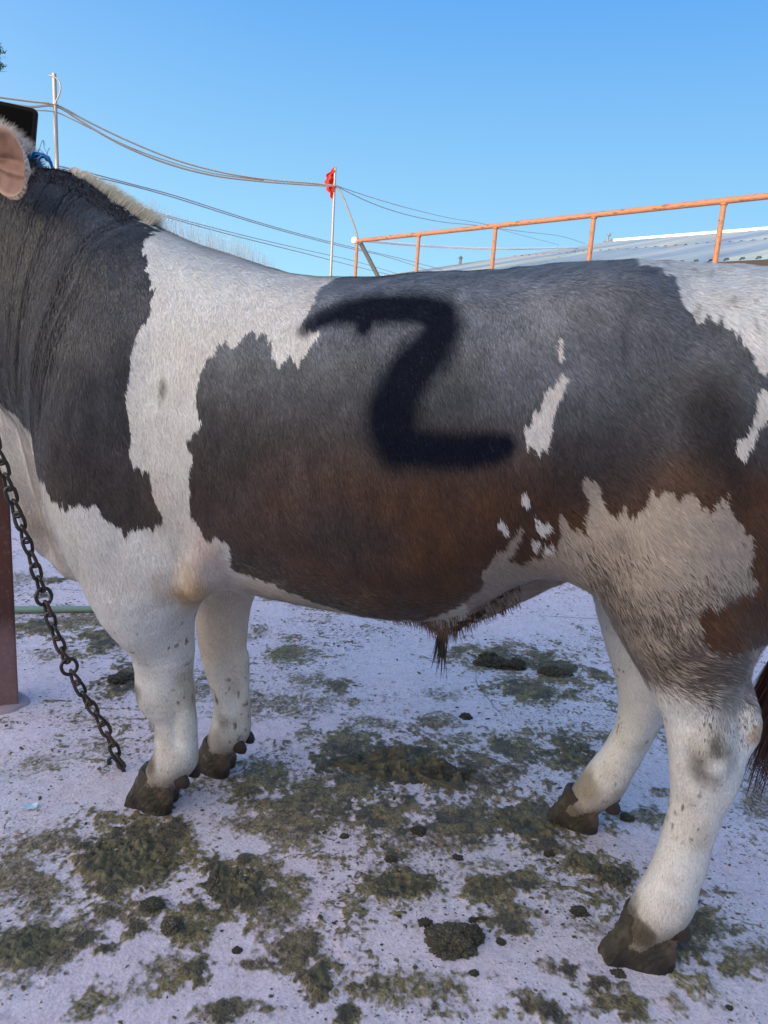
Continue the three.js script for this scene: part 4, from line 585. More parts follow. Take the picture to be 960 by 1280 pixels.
// dried dung caught in the belly hair
{ const underside = (x, z) => { let y = 0.5; while (y < 0.9 && field(x, y, z) > 0) y += 0.003; return y; }, R = rng(9), mud = std('dried_dung', [0.028, 0.022, 0.014], 0.9), lump = (s) => { const g = new THREE.IcosahedronGeometry(1, 3), P = g.attributes.position; for (let i = 0; i < P.count; i++) { const a = V().fromBufferAttribute(P, i), k = s * (1 + 0.35 * noise3(a.x * 2.2 + s * 900, a.y * 2.2, a.z * 2.2)); P.setXYZ(i, a.x * k * 1.5, a.y * k * 0.8, a.z * k); } g.computeVertexNormals(); return g; };
  for (const [px, py, pz, s] of [[0.170, 0.612, 0.07, 0.0105], [0.20, 0.645, 0.085, 0.007], [0.185, 0.655, 0.09, 0.008], [0.215, 0.66, 0.10, 0.0095], [0.225, 0.665, 0.10, 0.0075], [0.262, 0.685, 0.11, 0.006], [0.25, 0.682, 0.11, 0.005], [0.285, 0.70, 0.11, 0.005]]) part('dung_clot', lump(s), mud, bull).position.set(px, underside(px, pz) - s * 0.35, pz); }

// hooves: two claws each, dewclaws above the heel
function claw(x, y, z, zc, splay) {
  const t = clamp(y / 0.085, -0.2, 1.2), toe = -0.074 + 0.040 * t, heel = 0.060 - 0.010 * t * t, cx = (toe + heel) / 2, hl = (heel - toe) / 2, hw = 0.0355 - 0.006 * t, zz = z - zc - splay * (x - heel) * 0.35;
  const w = hw * (0.80 + 0.20 * smooth(toe, cx, x));
  const r = Math.pow(Math.pow(Math.abs((x - cx) / hl), 2.5) + Math.pow(Math.abs(zz / w), 2.2), 1 / 2.4);
  const top = 0.090 - 0.36 * Math.max(0, x + 0.02);
  let d = Math.max((r - 1) * 0.032, -0.006 - y, y - top) + 0.0016 * noise3(x * 60, y * 90, z * 60) + 0.0022 * noise3(x * 190, y * 190, z * 190) * 0.6;
  return d;
}
const hoofField = (x, y, z) => smin(claw(x, y, z, 0.034, 1), claw(x, y, z, -0.034, -1), 0.003);
const hoofGeo = surfaceNets(hoofField, [-0.12, -0.01, -0.09], [0.09, 0.11, 0.09], 0.003);
{ const P = hoofGeo.attributes.position.array, C = new Float32Array(P.length);
  for (let q = 0; q < P.length; q += 3) {
    const x = P[q], y = P[q + 1], z = P[q + 2], n = fbm(x * 40, y * 40, z * 40, 4), c = [0.034, 0.027, 0.017];
    mixTo(c, 0.020, 0.016, 0.011, smooth(0.03, 0.0, y + 0.02 * n)); mixTo(c, 0.095, 0.078, 0.045, clamp(n * 1.5)); mixTo(c, 0.26, 0.15, 0.095, 0.5 * smooth(0.03, 0.058, x + 0.04 * n) * smooth(0.01, 0.035, y + 0.02 * n));
    C.set(c, q);
  }
  hoofGeo.setAttribute('color', new THREE.BufferAttribute(C, 3)); }
const hoofMat = new THREE.MeshStandardMaterial({ vertexColors: true, roughness: 0.75, name: 'hoof_horn' });
const dewGeo = new THREE.SphereGeometry(1, 20, 14); { const P = dewGeo.attributes.position; for (let i = 0; i < P.count; i++) { const x = P.getX(i), y = P.getY(i), z = P.getZ(i); P.setXYZ(i, x * (1 - 0.3 * Math.max(0, -y)), y, z); } dewGeo.computeVertexNormals(); }
const dewMat = std('dewclaw_horn', [0.034, 0.023, 0.017], 0.7);
for (const [x, z, yaw, s, dw] of [[-0.580, 0.102, 0.25, 0.98, [[-0.484, 0.102, 0.130], [-0.484, 0.100, 0.075]]], [-0.510, -0.098, 0.12, 0.90, [[-0.424, 0.100, -0.074], [-0.424, 0.104, -0.125]]], [0.628, 0.215, 0.42, 1.05, [[0.698, 0.105, 0.240], [0.698, 0.105, 0.19]]], [0.492, -0.211, 0.18, 0.94, [[0.580, 0.084, -0.186], [0.582, 0.088, -0.237]]]]) {
  const h = part('hoof', hoofGeo, hoofMat, bull); h.position.set(x, 0, z); h.rotation.y = yaw; h.scale.set(s, s * 1.18, s);
  for (const p of dw) { const m = part('dewclaw', dewGeo, dewMat, bull); m.position.set(...p); m.scale.set(0.026, 0.020, 0.015); m.rotation.z = -0.75; }
}
// ears
function earGeo() {
  const nu = 40, nv = 28, pos = [], col = [], idx = [];
  for (let s = 0; s < 2; s++) for (let i = 0; i <= nu; i++) for (let j = 0; j <= nv; j++) {
    const u = Math.sin(i / nu * Math.PI / 2), v = j / nv * 2 - 1, w = u < 0.55 ? lerp(0.024, 0.068, smooth(0, 0.55, u)) : 0.068 * Math.sqrt(Math.max(0, 1 - Math.pow((u - 0.55) / 0.45, 2))), edge = Math.min(1, (1 - Math.abs(v)) * 6);
    const th = (s ? -1 : 1) * 0.0028 * edge * smooth(1, 0.9, u), fold = 0.010 * Math.exp(-Math.pow((v + 0.25) / 0.13, 2)) * smooth(0.1, 0.4, u) * smooth(1, 0.75, u) - 0.006 * Math.exp(-Math.pow((v - 0.1) / 0.12, 2)) * smooth(0.95, 0.6, u);
    pos.push(u * 0.215, v * w - 0.020 * u * u, (v * v) * 0.030 * (1 - 0.5 * u) - 0.012 * Math.sin(u * 3.1) + th + fold + 0.0015 * noise3(u * 14, v * 6, 2));
    const n = noise3(u * 9, v * 5, 1), c = s ? [0.52, 0.44, 0.38] : [0.235, 0.115, 0.075]; if (!s) { mixTo(c, 0.10, 0.045, 0.03, clamp(0.5 + n) * 0.7 * smooth(1, 0.3, u)); mixTo(c, 0.38, 0.25, 0.18, smooth(0.86, 1, Math.max(Math.abs(v), u * u * u))); }
    col.push(...c);
  }
  const S = (nu + 1) * (nv + 1), at = (s, i, j) => s * S + i * (nv + 1) + j;
  for (let s = 0; s < 2; s++) for (let i = 0; i < nu; i++) for (let j = 0; j < nv; j++) { const a = at(s, i, j), b = at(s, i + 1, j), c = at(s, i + 1, j + 1), d = at(s, i, j + 1); s ? idx.push(a, c, b, a, d, c) : idx.push(a, b, c, a, c, d); }
  const g = new THREE.BufferGeometry(); g.setAttribute('position', new THREE.Float32BufferAttribute(pos, 3)); g.setAttribute('color', new THREE.Float32BufferAttribute(col, 3)); g.setIndex(idx); g.computeVertexNormals(); return g;
}
const earMat = new THREE.MeshPhysicalMaterial({ vertexColors: true, roughness: 0.6, name: 'ear_skin', side: THREE.DoubleSide });
{ const e = earGeo(), a = part('ear', e, earMat, bull); a.position.set(-0.990, 1.567, 0.135); a.rotation.set(0.05, -0.42, -0.10); a.userData.label = 'pinkish brown inside of the near ear';
  const b = part('ear', e, earMat, bull); b.position.set(-1.02, 1.53, -0.10); b.rotation.set(Math.PI, 0.5, 0.1);
  // hair along the rim
  const R = rng(14), list = []; a.updateMatrix();
  const P = e.attributes.position, nv = 29;
  for (let k = 0; k < 1100; k++) { const i = Math.floor(4 + R() * 36), rim = R() < 0.5 ? 0 : 28, q = V().fromBufferAttribute(P, i * nv + (i > 38 ? Math.floor(R() * 29) : rim)).applyMatrix4(a.matrix), f = 0.7 + 0.6 * R(), up = rim ? 1 : -1;
    list.push({ p: q, d: V(0.9, up * (0.5 + 0.3 * R()), 0.3 * (R() - 0.5)), bend: V(0.4 * R(), -0.1, 0), L: 0.005 + 0.008 * R(), w: 0.0004, c: [0.50 * f, 0.38 * f, 0.29 * f], n: 3 }); }
  part('ear_fringe', ribbons(list), hairMat, bull).userData.kind = 'stuff';
  for (const s of [0.165, -0.065]) { part('eye', new THREE.SphereGeometry(0.022, 24, 16), std('eye', [0.012, 0.008, 0.006], 0.1), bull).position.set(-1.245, 1.445, s); }
  const nose = part('muzzle', new THREE.SphereGeometry(1, 32, 24), std('muzzle_skin', [0.30, 0.17, 0.14], 0.35), bull); nose.position.set(-1.51, 1.06, 0.078); nose.scale.set(0.045, 0.066, 0.070);
}
// tail
{ const sp = [[0.94, 1.30, 0.0], [0.985, 1.22, 0.0], [0.975, 1.05, 0.005], [0.945, 0.88, 0.01], [0.915, 0.74, 0.012], [0.90, 0.66, 0.012]];
  const g = tube(sp, 0.024, 60, 12); const P = g.attributes.position, C = []; for (let i = 0; i < P.count; i++) C.push(0.05, 0.03, 0.022); g.setAttribute('color', new THREE.Float32BufferAttribute(C, 3));
  const t = part('tail', g, hairMat, bull), R = rng(31), list = [];
  for (let i = 0; i < 3800; i++) { const u = R(), y = lerp(0.80, 0.56, u), a = R() * 6.28, r = 0.018 + 0.020 * Math.sin(u * 3), f = 0.4 + 1.3 * R(); list.push({ p: V(0.915 - 0.04 * u + r * Math.cos(a), y, 0.012 + r * Math.sin(a)), d: V(Math.cos(a) * 0.25 - 0.08, -1, Math.sin(a) * 0.25), bend: V(0.25 * (R() - 0.5), -0.35, 0.25 * (R() - 0.5)), L: 0.13 + 0.14 * R(), w: 0.0012, c: [0.045 * f, 0.020 * f, 0.016 * f], n: 6 }); }
  for (let i = 0; i < 26; i++) list.push({ p: V(0.885, 0.45 + 0.05 * R(), 0.01), d: V(-0.2 + 0.1 * R(), -1, 0.1 * R()), bend: V(-0.5 * R(), 0, 0), L: 0.09 + 0.07 * R(), w: 0.0013, c: [0.015, 0.01, 0.01], n: 6 });
  part('tail_switch', ribbons(list), hairMat, t).userData.kind = 'stuff';
}
// ---------------------------------------------------------------- things near the bull
const onGround = (x, z) => groundHeight(x, z, dungAt(x, z));
{ // tether chain from the ground up to the halter
  const t = thing('tether_chain', 'dark steel chain running taut from the ground up to the bull', 'chain'), steel = std('dark_steel', [0.06, 0.058, 0.056], 0.42, { metalness: 0.75 }), rusty = std('rusty_steel', [0.075, 0.052, 0.042], 0.65, { metalness: 0.4 });
  const c = new THREE.CatmullRomCurve3([[-0.688, 0.012, -1.868], [-0.740, 0.140, -1.867], [-0.794, 0.244, -1.857], [-0.845, 0.394, -1.840], [-0.895, 0.604, -1.827], [-0.936, 0.778, -1.812], [-0.965, 0.899, -1.807], [-1.031, 1.131, -1.812], [-1.11, 1.33, -1.822]].map((p) => V(...p)), false, 'centripetal');
  const link = (L, W, r, tw) => { const pts = [], n = 40; for (let i = 0; i < n; i++) { const a = i / n * 2 * Math.PI, s = (L - W) / 2, y = Math.sin(a) * W / 2 + Math.sign(Math.sin(a)) * s * Math.min(1, Math.abs(Math.sin(a)) * 2.5), x = Math.cos(a) * W / 2, q = y / L * tw; pts.push(V(x * Math.cos(q), y, x * Math.sin(q))); } return new THREE.TubeGeometry(new THREE.CatmullRomCurve3(pts, true), 56, r, 10, true); };
  const kinds = [link(0.044, 0.022, 0.0046, 0.9), link(0.042, 0.023, 0.0047, 0.5), link(0.046, 0.021, 0.0045, 1.3)], ring = link(0.044, 0.040, 0.0048, 0.0), R = rng(3);
  const len = c.getLength(), pitch = 0.0345, n = Math.floor(len / pitch), Y = V(0, 1, 0);
  for (let i = 0; i < n; i++) {
    const u = (i + 0.5) / n, p = c.getPointAt(u), d = c.getTangentAt(u), m = part('link', i === 9 || i === 15 ? ring : kinds[Math.floor(R() * 3)], R() < 0.4 ? rusty : steel, t);
    m.position.copy(p); m.quaternion.setFromUnitVectors(Y, d).multiply(new THREE.Quaternion().setFromAxisAngle(Y, (i % 2 ? 0.75 : -0.55) + (R() - 0.5) * 0.5));
  }
  part('hook', tube([[-0.672, -0.02, -1.866], [-0.690, 0.012, -1.868], [-0.703, 0.030, -1.868], [-0.716, 0.040, -1.868], [-0.724, 0.030, -1.866], [-0.722, 0.018, -1.862]], 0.0055, 40, 10), steel, t);
}
{ // brown post with a pinkish foot and a black panel on it
  const t = thing('steel_post', 'rust brown square post with a pinkish dust-coated foot at the left edge', 'post', [-1.204, 0, -2.205], 0.50), N = 256, d = new Uint8Array(N * N * 4);
  for (let j = 0; j < N; j++) for (let i = 0; i < N; i++) { const y = j / N * 2, n = fbm(i / N * 6, y * 4, 2, 4), s = noise3(i * 0.35, j * 1.5, 3), c = [0.080 * (1 + 0.7 * n), 0.028 * (1 + 0.6 * n), 0.017 * (1 + 0.5 * n)]; mixTo0(c, [0.22, 0.125, 0.12], 0.85 * smooth(0.30, 0.18, y + 0.14 * n)); mixTo0(c, [0.20, 0.15, 0.14], smooth(0.6, 0.85, s) * 0.4); const o = (j * N + i) * 4; for (let k = 0; k < 3; k++) d[o + k] = Math.round(255 * Math.pow(clamp(c[k] * (1 + 0.15 * s)), 1 / 2.2)); d[o + 3] = 255; }
  function mixTo0(c, b, q) { for (let k = 0; k < 3; k++) c[k] += (b[k] - c[k]) * q; }
  const tx = new THREE.DataTexture(d, N, N, THREE.RGBAFormat); tx.magFilter = THREE.LinearFilter; tx.colorSpace = THREE.SRGBColorSpace; tx.needsUpdate = true; const m = new THREE.MeshStandardMaterial({ map: tx, roughness: 0.7, name: 'rusty_paint' });
  const s = new THREE.Shape(), h = 0.05, r = 0.008; s.moveTo(-h + r, -h); s.lineTo(h - r, -h); s.quadraticCurveTo(h, -h, h, -h + r); s.lineTo(h, h - r); s.quadraticCurveTo(h, h, h - r, h); s.lineTo(-h + r, h); s.quadraticCurveTo(-h, h, -h, h - r); s.lineTo(-h, -h + r); s.quadraticCurveTo(-h, -h, -h + r, -h);
  const e = new THREE.ExtrudeGeometry(s, { depth: 1.66, bevelEnabled: false, curveSegments: 4 }); e.rotateX(-Math.PI / 2); const P = e.attributes.position, U = e.attributes.uv; for (let i = 0; i < P.count; i++) U.setXY(i, (P.getX(i) + P.getZ(i)) * 2, P.getY(i) / 2); part('shaft', e, m, t);
  const f = new THREE.LatheGeometry([[0.0, 0.012], [0.050, 0.014], [0.066, 0.010], [0.074, 0.005], [0.080, 0.001], [0.086, -0.008]].reverse().map(([a, b]) => new THREE.Vector2(a, b)), 40), Q = f.attributes.position; for (let i = 0; i < Q.count; i++) { const n = 1 + 0.12 * noise3(Q.getX(i) * 30, Q.getY(i) * 30, Q.getZ(i) * 30); Q.setX(i, Q.getX(i) * n); Q.setZ(i, Q.getZ(i) * n); } f.computeVertexNormals(); part('foot', f, std('pink_mortar', [0.36, 0.27, 0.29], 0.95), t);
  const p = thing('black_panel', 'black panel with rounded corners showing behind the ear at the left edge', 'panel', [-1.235, 1.775, -2.43], 0.1), w = 0.095, hh = 0.078, q = 0.012, b = new THREE.Shape();
  b.moveTo(-w + q, -hh); b.lineTo(w - q, -hh); b.quadraticCurveTo(w, -hh, w, -hh + q); b.lineTo(w, hh - q); b.quadraticCurveTo(w, hh, w - q, hh); b.lineTo(-w + q, hh); b.quadraticCurveTo(-w, hh, -w, hh - q); b.lineTo(-w, -hh + q); b.quadraticCurveTo(-w, -hh, -w + q, -hh);
  const be = new THREE.ExtrudeGeometry(b, { depth: 0.012, bevelSize: 0.003, bevelThickness: 0.003, bevelSegments: 3 }); part('housing', be, new THREE.MeshPhysicalMaterial({ color: 0x050506, roughness: 0.6, specularIntensity: 0.3, name: 'black_plastic' }), p);
  const sc = new THREE.PlaneGeometry(w * 2 - 0.016, hh * 2 - 0.016); sc.translate(0, 0, 0.0162); part('face', sc, new THREE.MeshPhysicalMaterial({ color: 0x030304, roughness: 0.7, specularIntensity: 0.15, name: 'black_glass' }), p);
  part('bracket', rod([0, -0.02, -0.002], [0.02, -0.10, 0.21], 0.012, 8), std('bracket_black', [0.02, 0.02, 0.02], 0.6), p);
  p.rotation.z = -0.12;
}
{ // green hose on the ground
  const g = tube([[-3.2, 0.014, -2.80], [-2.2, 0.014, -2.93], [-1.54, 0.014, -2.99], [-1.35, 0.014, -3.03], [-1.2, 0.014, -3.06], [-1.06, 0.014, -3.10]], 0.015, 80, 12);
  single('hose', g, std('green_hose', [0.17, 0.26, 0.20], 0.6), 'dull green hose lying on the ground behind the chain', 'hose');
}
{ // blue twine tied round the neck behind the ears
  const t = thing('twine_halter', 'bright blue twine knotted over the neck behind the ear, ends frayed', 'twine', [0.032, 0, -1.686], -THREE.MathUtils.degToRad(14.6)), blue = std('blue_twine', [0.015, 0.16, 0.42], 0.6), R = rng(21), gs = [];
  for (let k = 0; k < 9; k++) { const o = () => (R() - 0.5) * 0.010; gs.push(tube([[-0.985, 1.590, o()], [-0.968 + o(), 1.598 + o(), 0.012 + o()], [-0.952 + o(), 1.606 + o(), 0.016 + o()], [-0.936 + o(), 1.607 + o(), 0.014 + o()], [-0.922 + o(), 1.598 + o(), 0.01 + o()], [-0.918 + o(), 1.578, o()]], 0.0018, 40, 6)); }
  for (let k = 0; k < 5; k++) { const o = () => (R() - 0.5) * 0.008; gs.push(tube([[-0.940 + o(), 1.575, 0.01 + o()], [-0.942 + o(), 1.592, 0.02 + o()], [-0.930 + o(), 1.600 + o(), 0.018 + o()], [-0.920 + o(), 1.590 + o(), 0.015 + o()]], 0.0018, 30, 6)); }
  part('knot', mergeGeometries(gs), blue, t);
  const fr = [[[-0.965, 1.600, 0], [-0.955, 1.622, 0], [-0.944, 1.642, 0], [-0.938, 1.630, 0]], [[-0.944, 1.642, 0], [-0.941, 1.625, 0], [-0.934, 1.612, 0], [-0.938, 1.602, 0]], [[-0.955, 1.600, 0.01], [-0.946, 1.618, 0.012], [-0.936, 1.612, 0.01]], [[-0.935, 1.605, 0], [-0.928, 1.618, 0.003], [-0.922, 1.624, 0.005]], [[-0.970, 1.598, 0.01], [-0.972, 1.612, 0.01], [-0.966, 1.622, 0.012]]];
  fr.forEach((p) => part('frayed_end', tube(p, 0.0007, 24, 5), std('pale_fibre', [0.16, 0.26, 0.40], 0.7), t));
  const ring = [], cx = -1.0; for (let i = 0; i <= 60; i++) { const a = i / 60 * 2 * Math.PI, x = cx - 0.10 * Math.sin(a * 0.5) ** 2; let r = 0.45; const dy = Math.cos(a), dz = Math.sin(a), y0 = 1.32; while (r > 0.02 && field(x, y0 + dy * r, dz * r) > 0.006) r -= 0.004; ring.push(V(x, y0 + dy * r, dz * r)); }
  part('neck_loop', tube(ring.slice(0, 60), 0.006, 160, 8, true), blue, t);
}
{ // dung lumps that can be told apart
  const dark = new THREE.MeshStandardMaterial({ vertexColors: true, roughness: 0.82, name: 'dung' });
  function lumpGeo(w, flat, seed, rough = 1, tone = 1) {
    const g = new THREE.IcosahedronGeometry(1, w > 0.03 ? 30 : 14), P = g.attributes.position, C = new Float32Array(P.count * 3), S = seed * 7.7;
    for (let i = 0; i < P.count; i++) {
      const a = V().fromBufferAttribute(P, i), n = fbm(a.x * 1.6 + S, a.y * 1.6, a.z * 1.6, 3), m = fbm(a.x * 6 + S, a.y * 6, a.z * 6, 3), f = noise3(a.x * 22 + S, a.y * 22, a.z * 22);
      const k = 1 + rough * (0.50 * n + 0.42 * m) + 0.07 * f, y = a.y * k * flat; P.setXYZ(i, a.x * k * w, Math.max(y, -0.15) * w + (y < -0.15 ? -0.002 : 0), a.z * k * w * 0.85);
      const st = smooth(0.3, 0.6, noise3(a.x * 40 / (0.3 + 20 * w) + S, a.y * 30, a.z * 14)), q = (0.75 + 0.8 * Math.max(0, 0.5 + m)) * tone; C.set([0.050 * q + 0.08 * st, 0.043 * q + 0.068 * st, 0.027 * q + 0.03 * st], i * 3);
    }
    g.setAttribute('color', new THREE.BufferAttribute(C, 3)); g.computeVertexNormals(); return g;
  }
  const G = 'lumps of dung lying on the yard';
  const put = (name, x, z, geo, label, yaw = 0) => { const m = single(name, geo, dark, label, 'dung', G); m.position.set(x, onGround(x, z) - 0.002, z); m.rotation.y = yaw; };
  const heap = (x, z, w, n, seed, tone) => { const R = rng(seed), gs = []; for (let i = 0; i < n; i++) { const s = w * (0.18 + 0.22 * R()), g = lumpGeo(s, 0.6, seed + i, 1.2, tone); g.translate((R() - 0.5) * w * 1.5, 0.10 * s, (R() - 0.5) * w * 0.75); gs.push(g); } return mergeGeometries(gs); };
  put('dung_heap', 0.508, -2.791, heap(0, 0, 0.12, 12, 11, 0.6), 'dark low dung heap under the sheath tuft, left of a pair of heaps');
  put('dung_heap', 0.709, -2.717, heap(0, 0, 0.085, 13, 41, 0.8), 'crumbly olive dung heap nearest the far hind leg, right of a pair');
  put('dung_clod', -0.885, -2.424, lumpGeo(0.050, 0.38, 3, 0.9, 0.45), 'dark wet clod left of the near foreleg, beside the knee');
  put('dung_clod', 0.207, -1.320, mergeGeometries([lumpGeo(0.050, 0.50, 4, 0.7, 0.9).translate(-0.008, 0, 0.004), lumpGeo(0.034, 0.6, 44, 0.9, 0.6).translate(0.028, 0.004, -0.014), lumpGeo(0.026, 0.6, 45, 0.9, 0.7).translate(-0.036, 0.002, -0.016)]), 'largest rounded clod, lying in the foreground below the middle of the belly');
  put('dung_clod', -0.381, -1.305, lumpGeo(0.024, 0.85, 5, 0.5, 1.0), 'grey round dung ball alone in the left foreground');
  put('dung_clod', -0.440, -1.360, lumpGeo(0.024, 0.35, 6, 0.7, 0.6), 'flat dark clod just behind the grey dung ball');
  put('dung_clod', 0.495, -1.430, lumpGeo(0.018, 0.6, 7, 1.0, 0.5), 'small two lobed dark clod left of the near hind hoof');
  put('dung_clod', 0.326, -2.313, lumpGeo(0.021, 0.8, 8, 0.9, 0.45), 'small dark clod standing on the pale ground between the large smear and the two heaps');
  put('dung_lump', 0.235, -1.952, heap(0, 0, 0.065, 6, 71, 0.65), 'lumpy dark dung at the right end of the large trodden smear');
  put('dung_clod', -0.236, -1.258, lumpGeo(0.011, 0.8, 9, 0.5, 0.45), 'small round dark clod in the left foreground, right of the grey ball');
  put('dung_clod', -0.046, -1.637, lumpGeo(0.012, 0.8, 10, 0.5, 0.5), 'small round clod in front of the large smear, at its left');
  put('dung_clod', 0.141, -1.681, lumpGeo(0.022, 0.45, 12, 0.9, 0.4), 'flat black clod in front of the middle of the large smear');
  put('dung_clod', 0.073, -1.563, lumpGeo(0.016, 0.6, 13, 0.8, 0.5), 'dark clod just behind the oval olive pat in the foreground');
  put('dung_clod', 0.236, -1.587, lumpGeo(0.014, 0.6, 14, 0.8, 0.4), 'small black clod on bare ground right of the oval olive pat');
  put('dung_clod', 0.014, -1.406, heap(0, 0, 0.022, 3, 15, 0.9), 'pair of small olive lumps left of the largest rounded clod');
  put('dung_clod', 0.148, -1.362, lumpGeo(0.017, 0.7, 16, 0.8, 0.5), 'dark clod touching the left side of the largest rounded clod');
  put('dung_clod', 0.262, -1.384, heap(0, 0, 0.026, 5, 17, 0.5), 'crumbled dark dung behind the right side of the largest rounded clod');
  put('dung_clod', 0.305, -1.330, lumpGeo(0.012, 0.6, 18, 0.8, 0.6), 'small clod just right of the largest rounded clod');
  put('dung_clod', 0.239, -1.242, lumpGeo(0.011, 0.6, 19, 0.9, 0.5), 'tiny dark clod in front of the largest rounded clod');
  put('dung_clod', 0.729, -1.202, lumpGeo(0.008, 0.7, 20, 0.6, 0.4), 'tiny round dark clod in the right foreground, in front of the near hind hoof');
  put('dung_clod', 0.467, -1.624, lumpGeo(0.014, 0.7, 22, 0.8, 0.4), 'small black clod in front of the far hind hoof');
  put('dung_clod', 0.716, -1.800, lumpGeo(0.021, 0.45, 23, 0.9, 0.5), 'flat dark clod between the two hind legs');
  put('dung_clod', 0.534, -1.266, lumpGeo(0.015, 0.4, 25, 0.9, 0.6), 'flat clod at the very toe of the near hind hoof');
  // trodden pats: low, wet, ridged sheets that grow out of the ground
  const wet = new THREE.MeshStandardMaterial({ vertexColors: true, roughness: 0.62, name: 'wet_dung' });
  function pat(x0, z0, rx, rz, h, seed, tone, label) {
    const nr = 46, na = 150, pos = [], col = [], idx = [], S = seed * 3.1;
    for (let i = 0; i <= nr; i++) for (let j = 0; j < na; j++) {
      const a = j / na * 2 * Math.PI, ca = Math.cos(a), sa = Math.sin(a), edge = 1 + 0.55 * fbm(ca * 1.5 + S, sa * 1.5, 1, 3) + 0.20 * noise3(ca * 5 + S, sa * 5, 2) + 0.06 * noise3(ca * 14, sa * 14, S), r = i / nr, x = ca * r * edge * rx, z = sa * r * edge * rz;
      const wx = x + 0.012 * noise3(x * 30, S, z * 30), wz = z + 0.012 * noise3(x * 30, S + 5, z * 30), rid = Math.pow(1 - Math.abs(noise3(wx * 13 + S, 1, wz * 24)), 4), lump = 0.6 * noise3(wx * 38 + S, 3, wz * 38) + 0.4 * noise3(wx * 85, S, wz * 85), fine = noise3(x * 210 + S, 2, z * 210), e = smooth(1, 0.80, r);
      const y = onGround(x0 + x, z0 + z) - 0.003 * smooth(0.9, 1, r) + e * (0.72 * h * (0.28 + 0.50 * rid + 0.30 * lump) + 0.0013 * fine);
      pos.push(x0 + x, y, z0 + z);
      const st = smooth(0.35, 0.7, noise3(x * 230 + S, 4, z * 80)), q = tone * (0.55 + 0.55 * (0.5 + 0.5 * lump) + 0.5 * rid + 0.35 * fine), hole = smooth(0.35, 0.6, noise3(x * 60 + S, 9, z * 60)) * 0.5;
      col.push(0.080 * q * (1 - hole) + 0.06 * st, 0.067 * q * (1 - hole) + 0.048 * st, 0.030 * q * (1 - hole) + 0.016 * st);
    }
    for (let i = 0; i < nr; i++) for (let j = 0; j < na; j++) { const a = i * na + j, b = i * na + (j + 1) % na, c = a + na, d = b + na; idx.push(a, b, c, b, d, c); }
    const g = new THREE.BufferGeometry(); g.setAttribute('position', new THREE.Float32BufferAttribute(pos, 3)); g.setAttribute('color', new THREE.Float32BufferAttribute(col, 3)); g.setIndex(idx); g.computeVertexNormals();
    single('dung_pat', g, wet, label, 'dung', 'flat trodden dung pats on the yard');
  }
  pat(0.13, -1.975, 0.20, 0.095, 0.024, 1, 0.75, 'largest trodden dark smear with ridges, on the ground below the belly');
  pat(-0.545, -1.50, 0.105, 0.088, 0.013, 2, 1.05, 'broad olive pat in front of the near front hoof');
  pat(-0.285, -1.435, 0.062, 0.066, 0.014, 3, 0.9, 'olive pat right of the flat dark clod, in the left foreground');
  pat(0.103, -1.488, 0.052, 0.042, 0.010, 4, 1.0, 'oval olive pat alone on bare ground in the middle foreground');
  pat(0.447, -1.755, 0.085, 0.075, 0.010, 5, 0.95, 'olive pat in front of the far hind hoof');
  pat(0.556, -1.592, 0.046, 0.036, 0.012, 6, 0.85, 'small olive pat between the far hind hoof and the near hind leg');
  pat(0.606, -1.552, 0.042, 0.036, 0.013, 7, 0.65, 'dark pat touching the small olive one, beside the near hind leg');
  pat(0.299, -1.493, 0.046, 0.036, 0.009, 8, 1.0, 'pale olive pat behind the largest rounded clod, to its right');
  pat(-0.639, -1.238, 0.072, 0.046, 0.009, 9, 1.0, 'long olive pat at the left edge of the foreground');
  pat(-0.066, -1.198, 0.026, 0.034, 0.012, 10, 1.05, 'small round olive pat near the bottom edge, left of the middle');
  pat(0.657, -2.124, 0.066, 0.070, 0.008, 11, 0.95, 'olive pat behind the far hind leg, left of it');
  pat(0.732, -2.785, 0.085, 0.075, 0.010, 12, 0.8, 'flat olive pat under the right one of the two heaps');
  const R = rng(99), gs = [], shapes = Array.from({ length: 8 }, (_, i) => { const g = new THREE.IcosahedronGeometry(1, 1), P = g.attributes.position; for (let k = 0; k < P.count; k++) { const a = V().fromBufferAttribute(P, k), q = 1 + 0.45 * noise3(a.x * 2 + i * 9, a.y * 2, a.z * 2); P.setXYZ(k, a.x * q, a.y * q * 0.6, a.z * q * 0.8); } g.computeVertexNormals(); return g; });
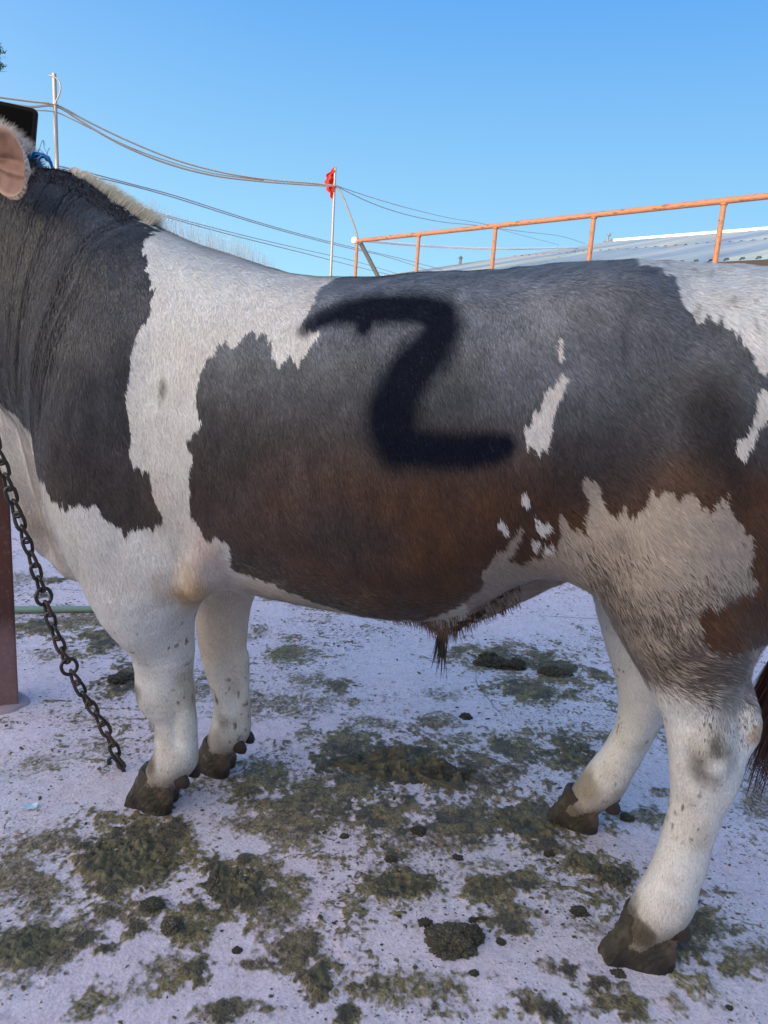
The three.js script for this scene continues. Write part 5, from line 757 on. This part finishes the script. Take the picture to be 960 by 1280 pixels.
  for (let i = 0; i < 2200; i++) {
    const x = lerp(-2.2, 2.2, R()), z = -0.5 - 4.2 * Math.pow(R(), 1.2); if (noise3(x * 4, 7, z * 4) < -0.25 && R() < 0.75) continue;
    const s = 0.0012 + 0.0045 * Math.pow(R(), 3.2), g = shapes[Math.floor(R() * 8)].clone(), f = 0.6 + 1.2 * R(); g.scale(s * (1 + R()), s * 0.6, s); g.rotateY(R() * 6.28); g.translate(x, onGround(x, z) + s * 0.3, z);
    const C = new Float32Array(g.attributes.position.count * 3); for (let k = 0; k < C.length; k += 3) C.set([0.05 * f, 0.042 * f, 0.028 * f], k); g.setAttribute('color', new THREE.BufferAttribute(C, 3)); gs.push(g);
  }
  const m = struct('dung_crumbs', mergeGeometries(gs), dark); m.userData = { kind: 'stuff', label: 'dark dung crumbs scattered over the whole yard', category: 'dung crumbs' };
  const ss = [], st = new THREE.MeshStandardMaterial({ vertexColors: true, roughness: 0.8, name: 'straw' });
  for (let i = 0; i < 900; i++) {
    const x = lerp(-1.6, 1.5, R()), z = -1.0 - 2.4 * R(), v = dungAt(x, z); if (R() > 0.12 + 0.9 * v) continue;
    const L = 0.004 + 0.013 * R() * R(), g = new THREE.BoxGeometry(L, 0.0007, 0.0009), f = 0.6 + 0.6 * R(); g.rotateZ((R() - 0.5) * 0.3); g.rotateY(R() * 6.28); g.translate(x, onGround(x, z) + 0.0012, z);
    const C = new Float32Array(g.attributes.position.count * 3); for (let k = 0; k < C.length; k += 3) C.set([0.30 * f, 0.25 * f, 0.11 * f], k); g.setAttribute('color', new THREE.BufferAttribute(C, 3)); ss.push(g);
  }
  const sm = struct('straw_bits', mergeGeometries(ss), st); sm.userData = { kind: 'stuff', label: 'short yellow straw bits stuck in the dung on the yard', category: 'straw' };
  const sc = new THREE.PlaneGeometry(0.035, 0.026, 8, 6), P = sc.attributes.position; sc.rotateX(-Math.PI / 2); for (let i = 0; i < P.count; i++) P.setY(i, 0.006 + 0.006 * noise3(P.getX(i) * 120, 2, P.getZ(i) * 120)); sc.computeVertexNormals();
  const w = single('plastic_scrap', sc, std('pale_plastic', [0.50, 0.62, 0.68], 0.3, { side: THREE.DoubleSide }), 'crumpled pale blue plastic scrap on the ground at the left edge', 'scrap'); w.position.set(-0.853, onGround(-0.853, -1.671) + 0.002, -1.671);
}
shade(scene);
renderer.render(scene, camera);
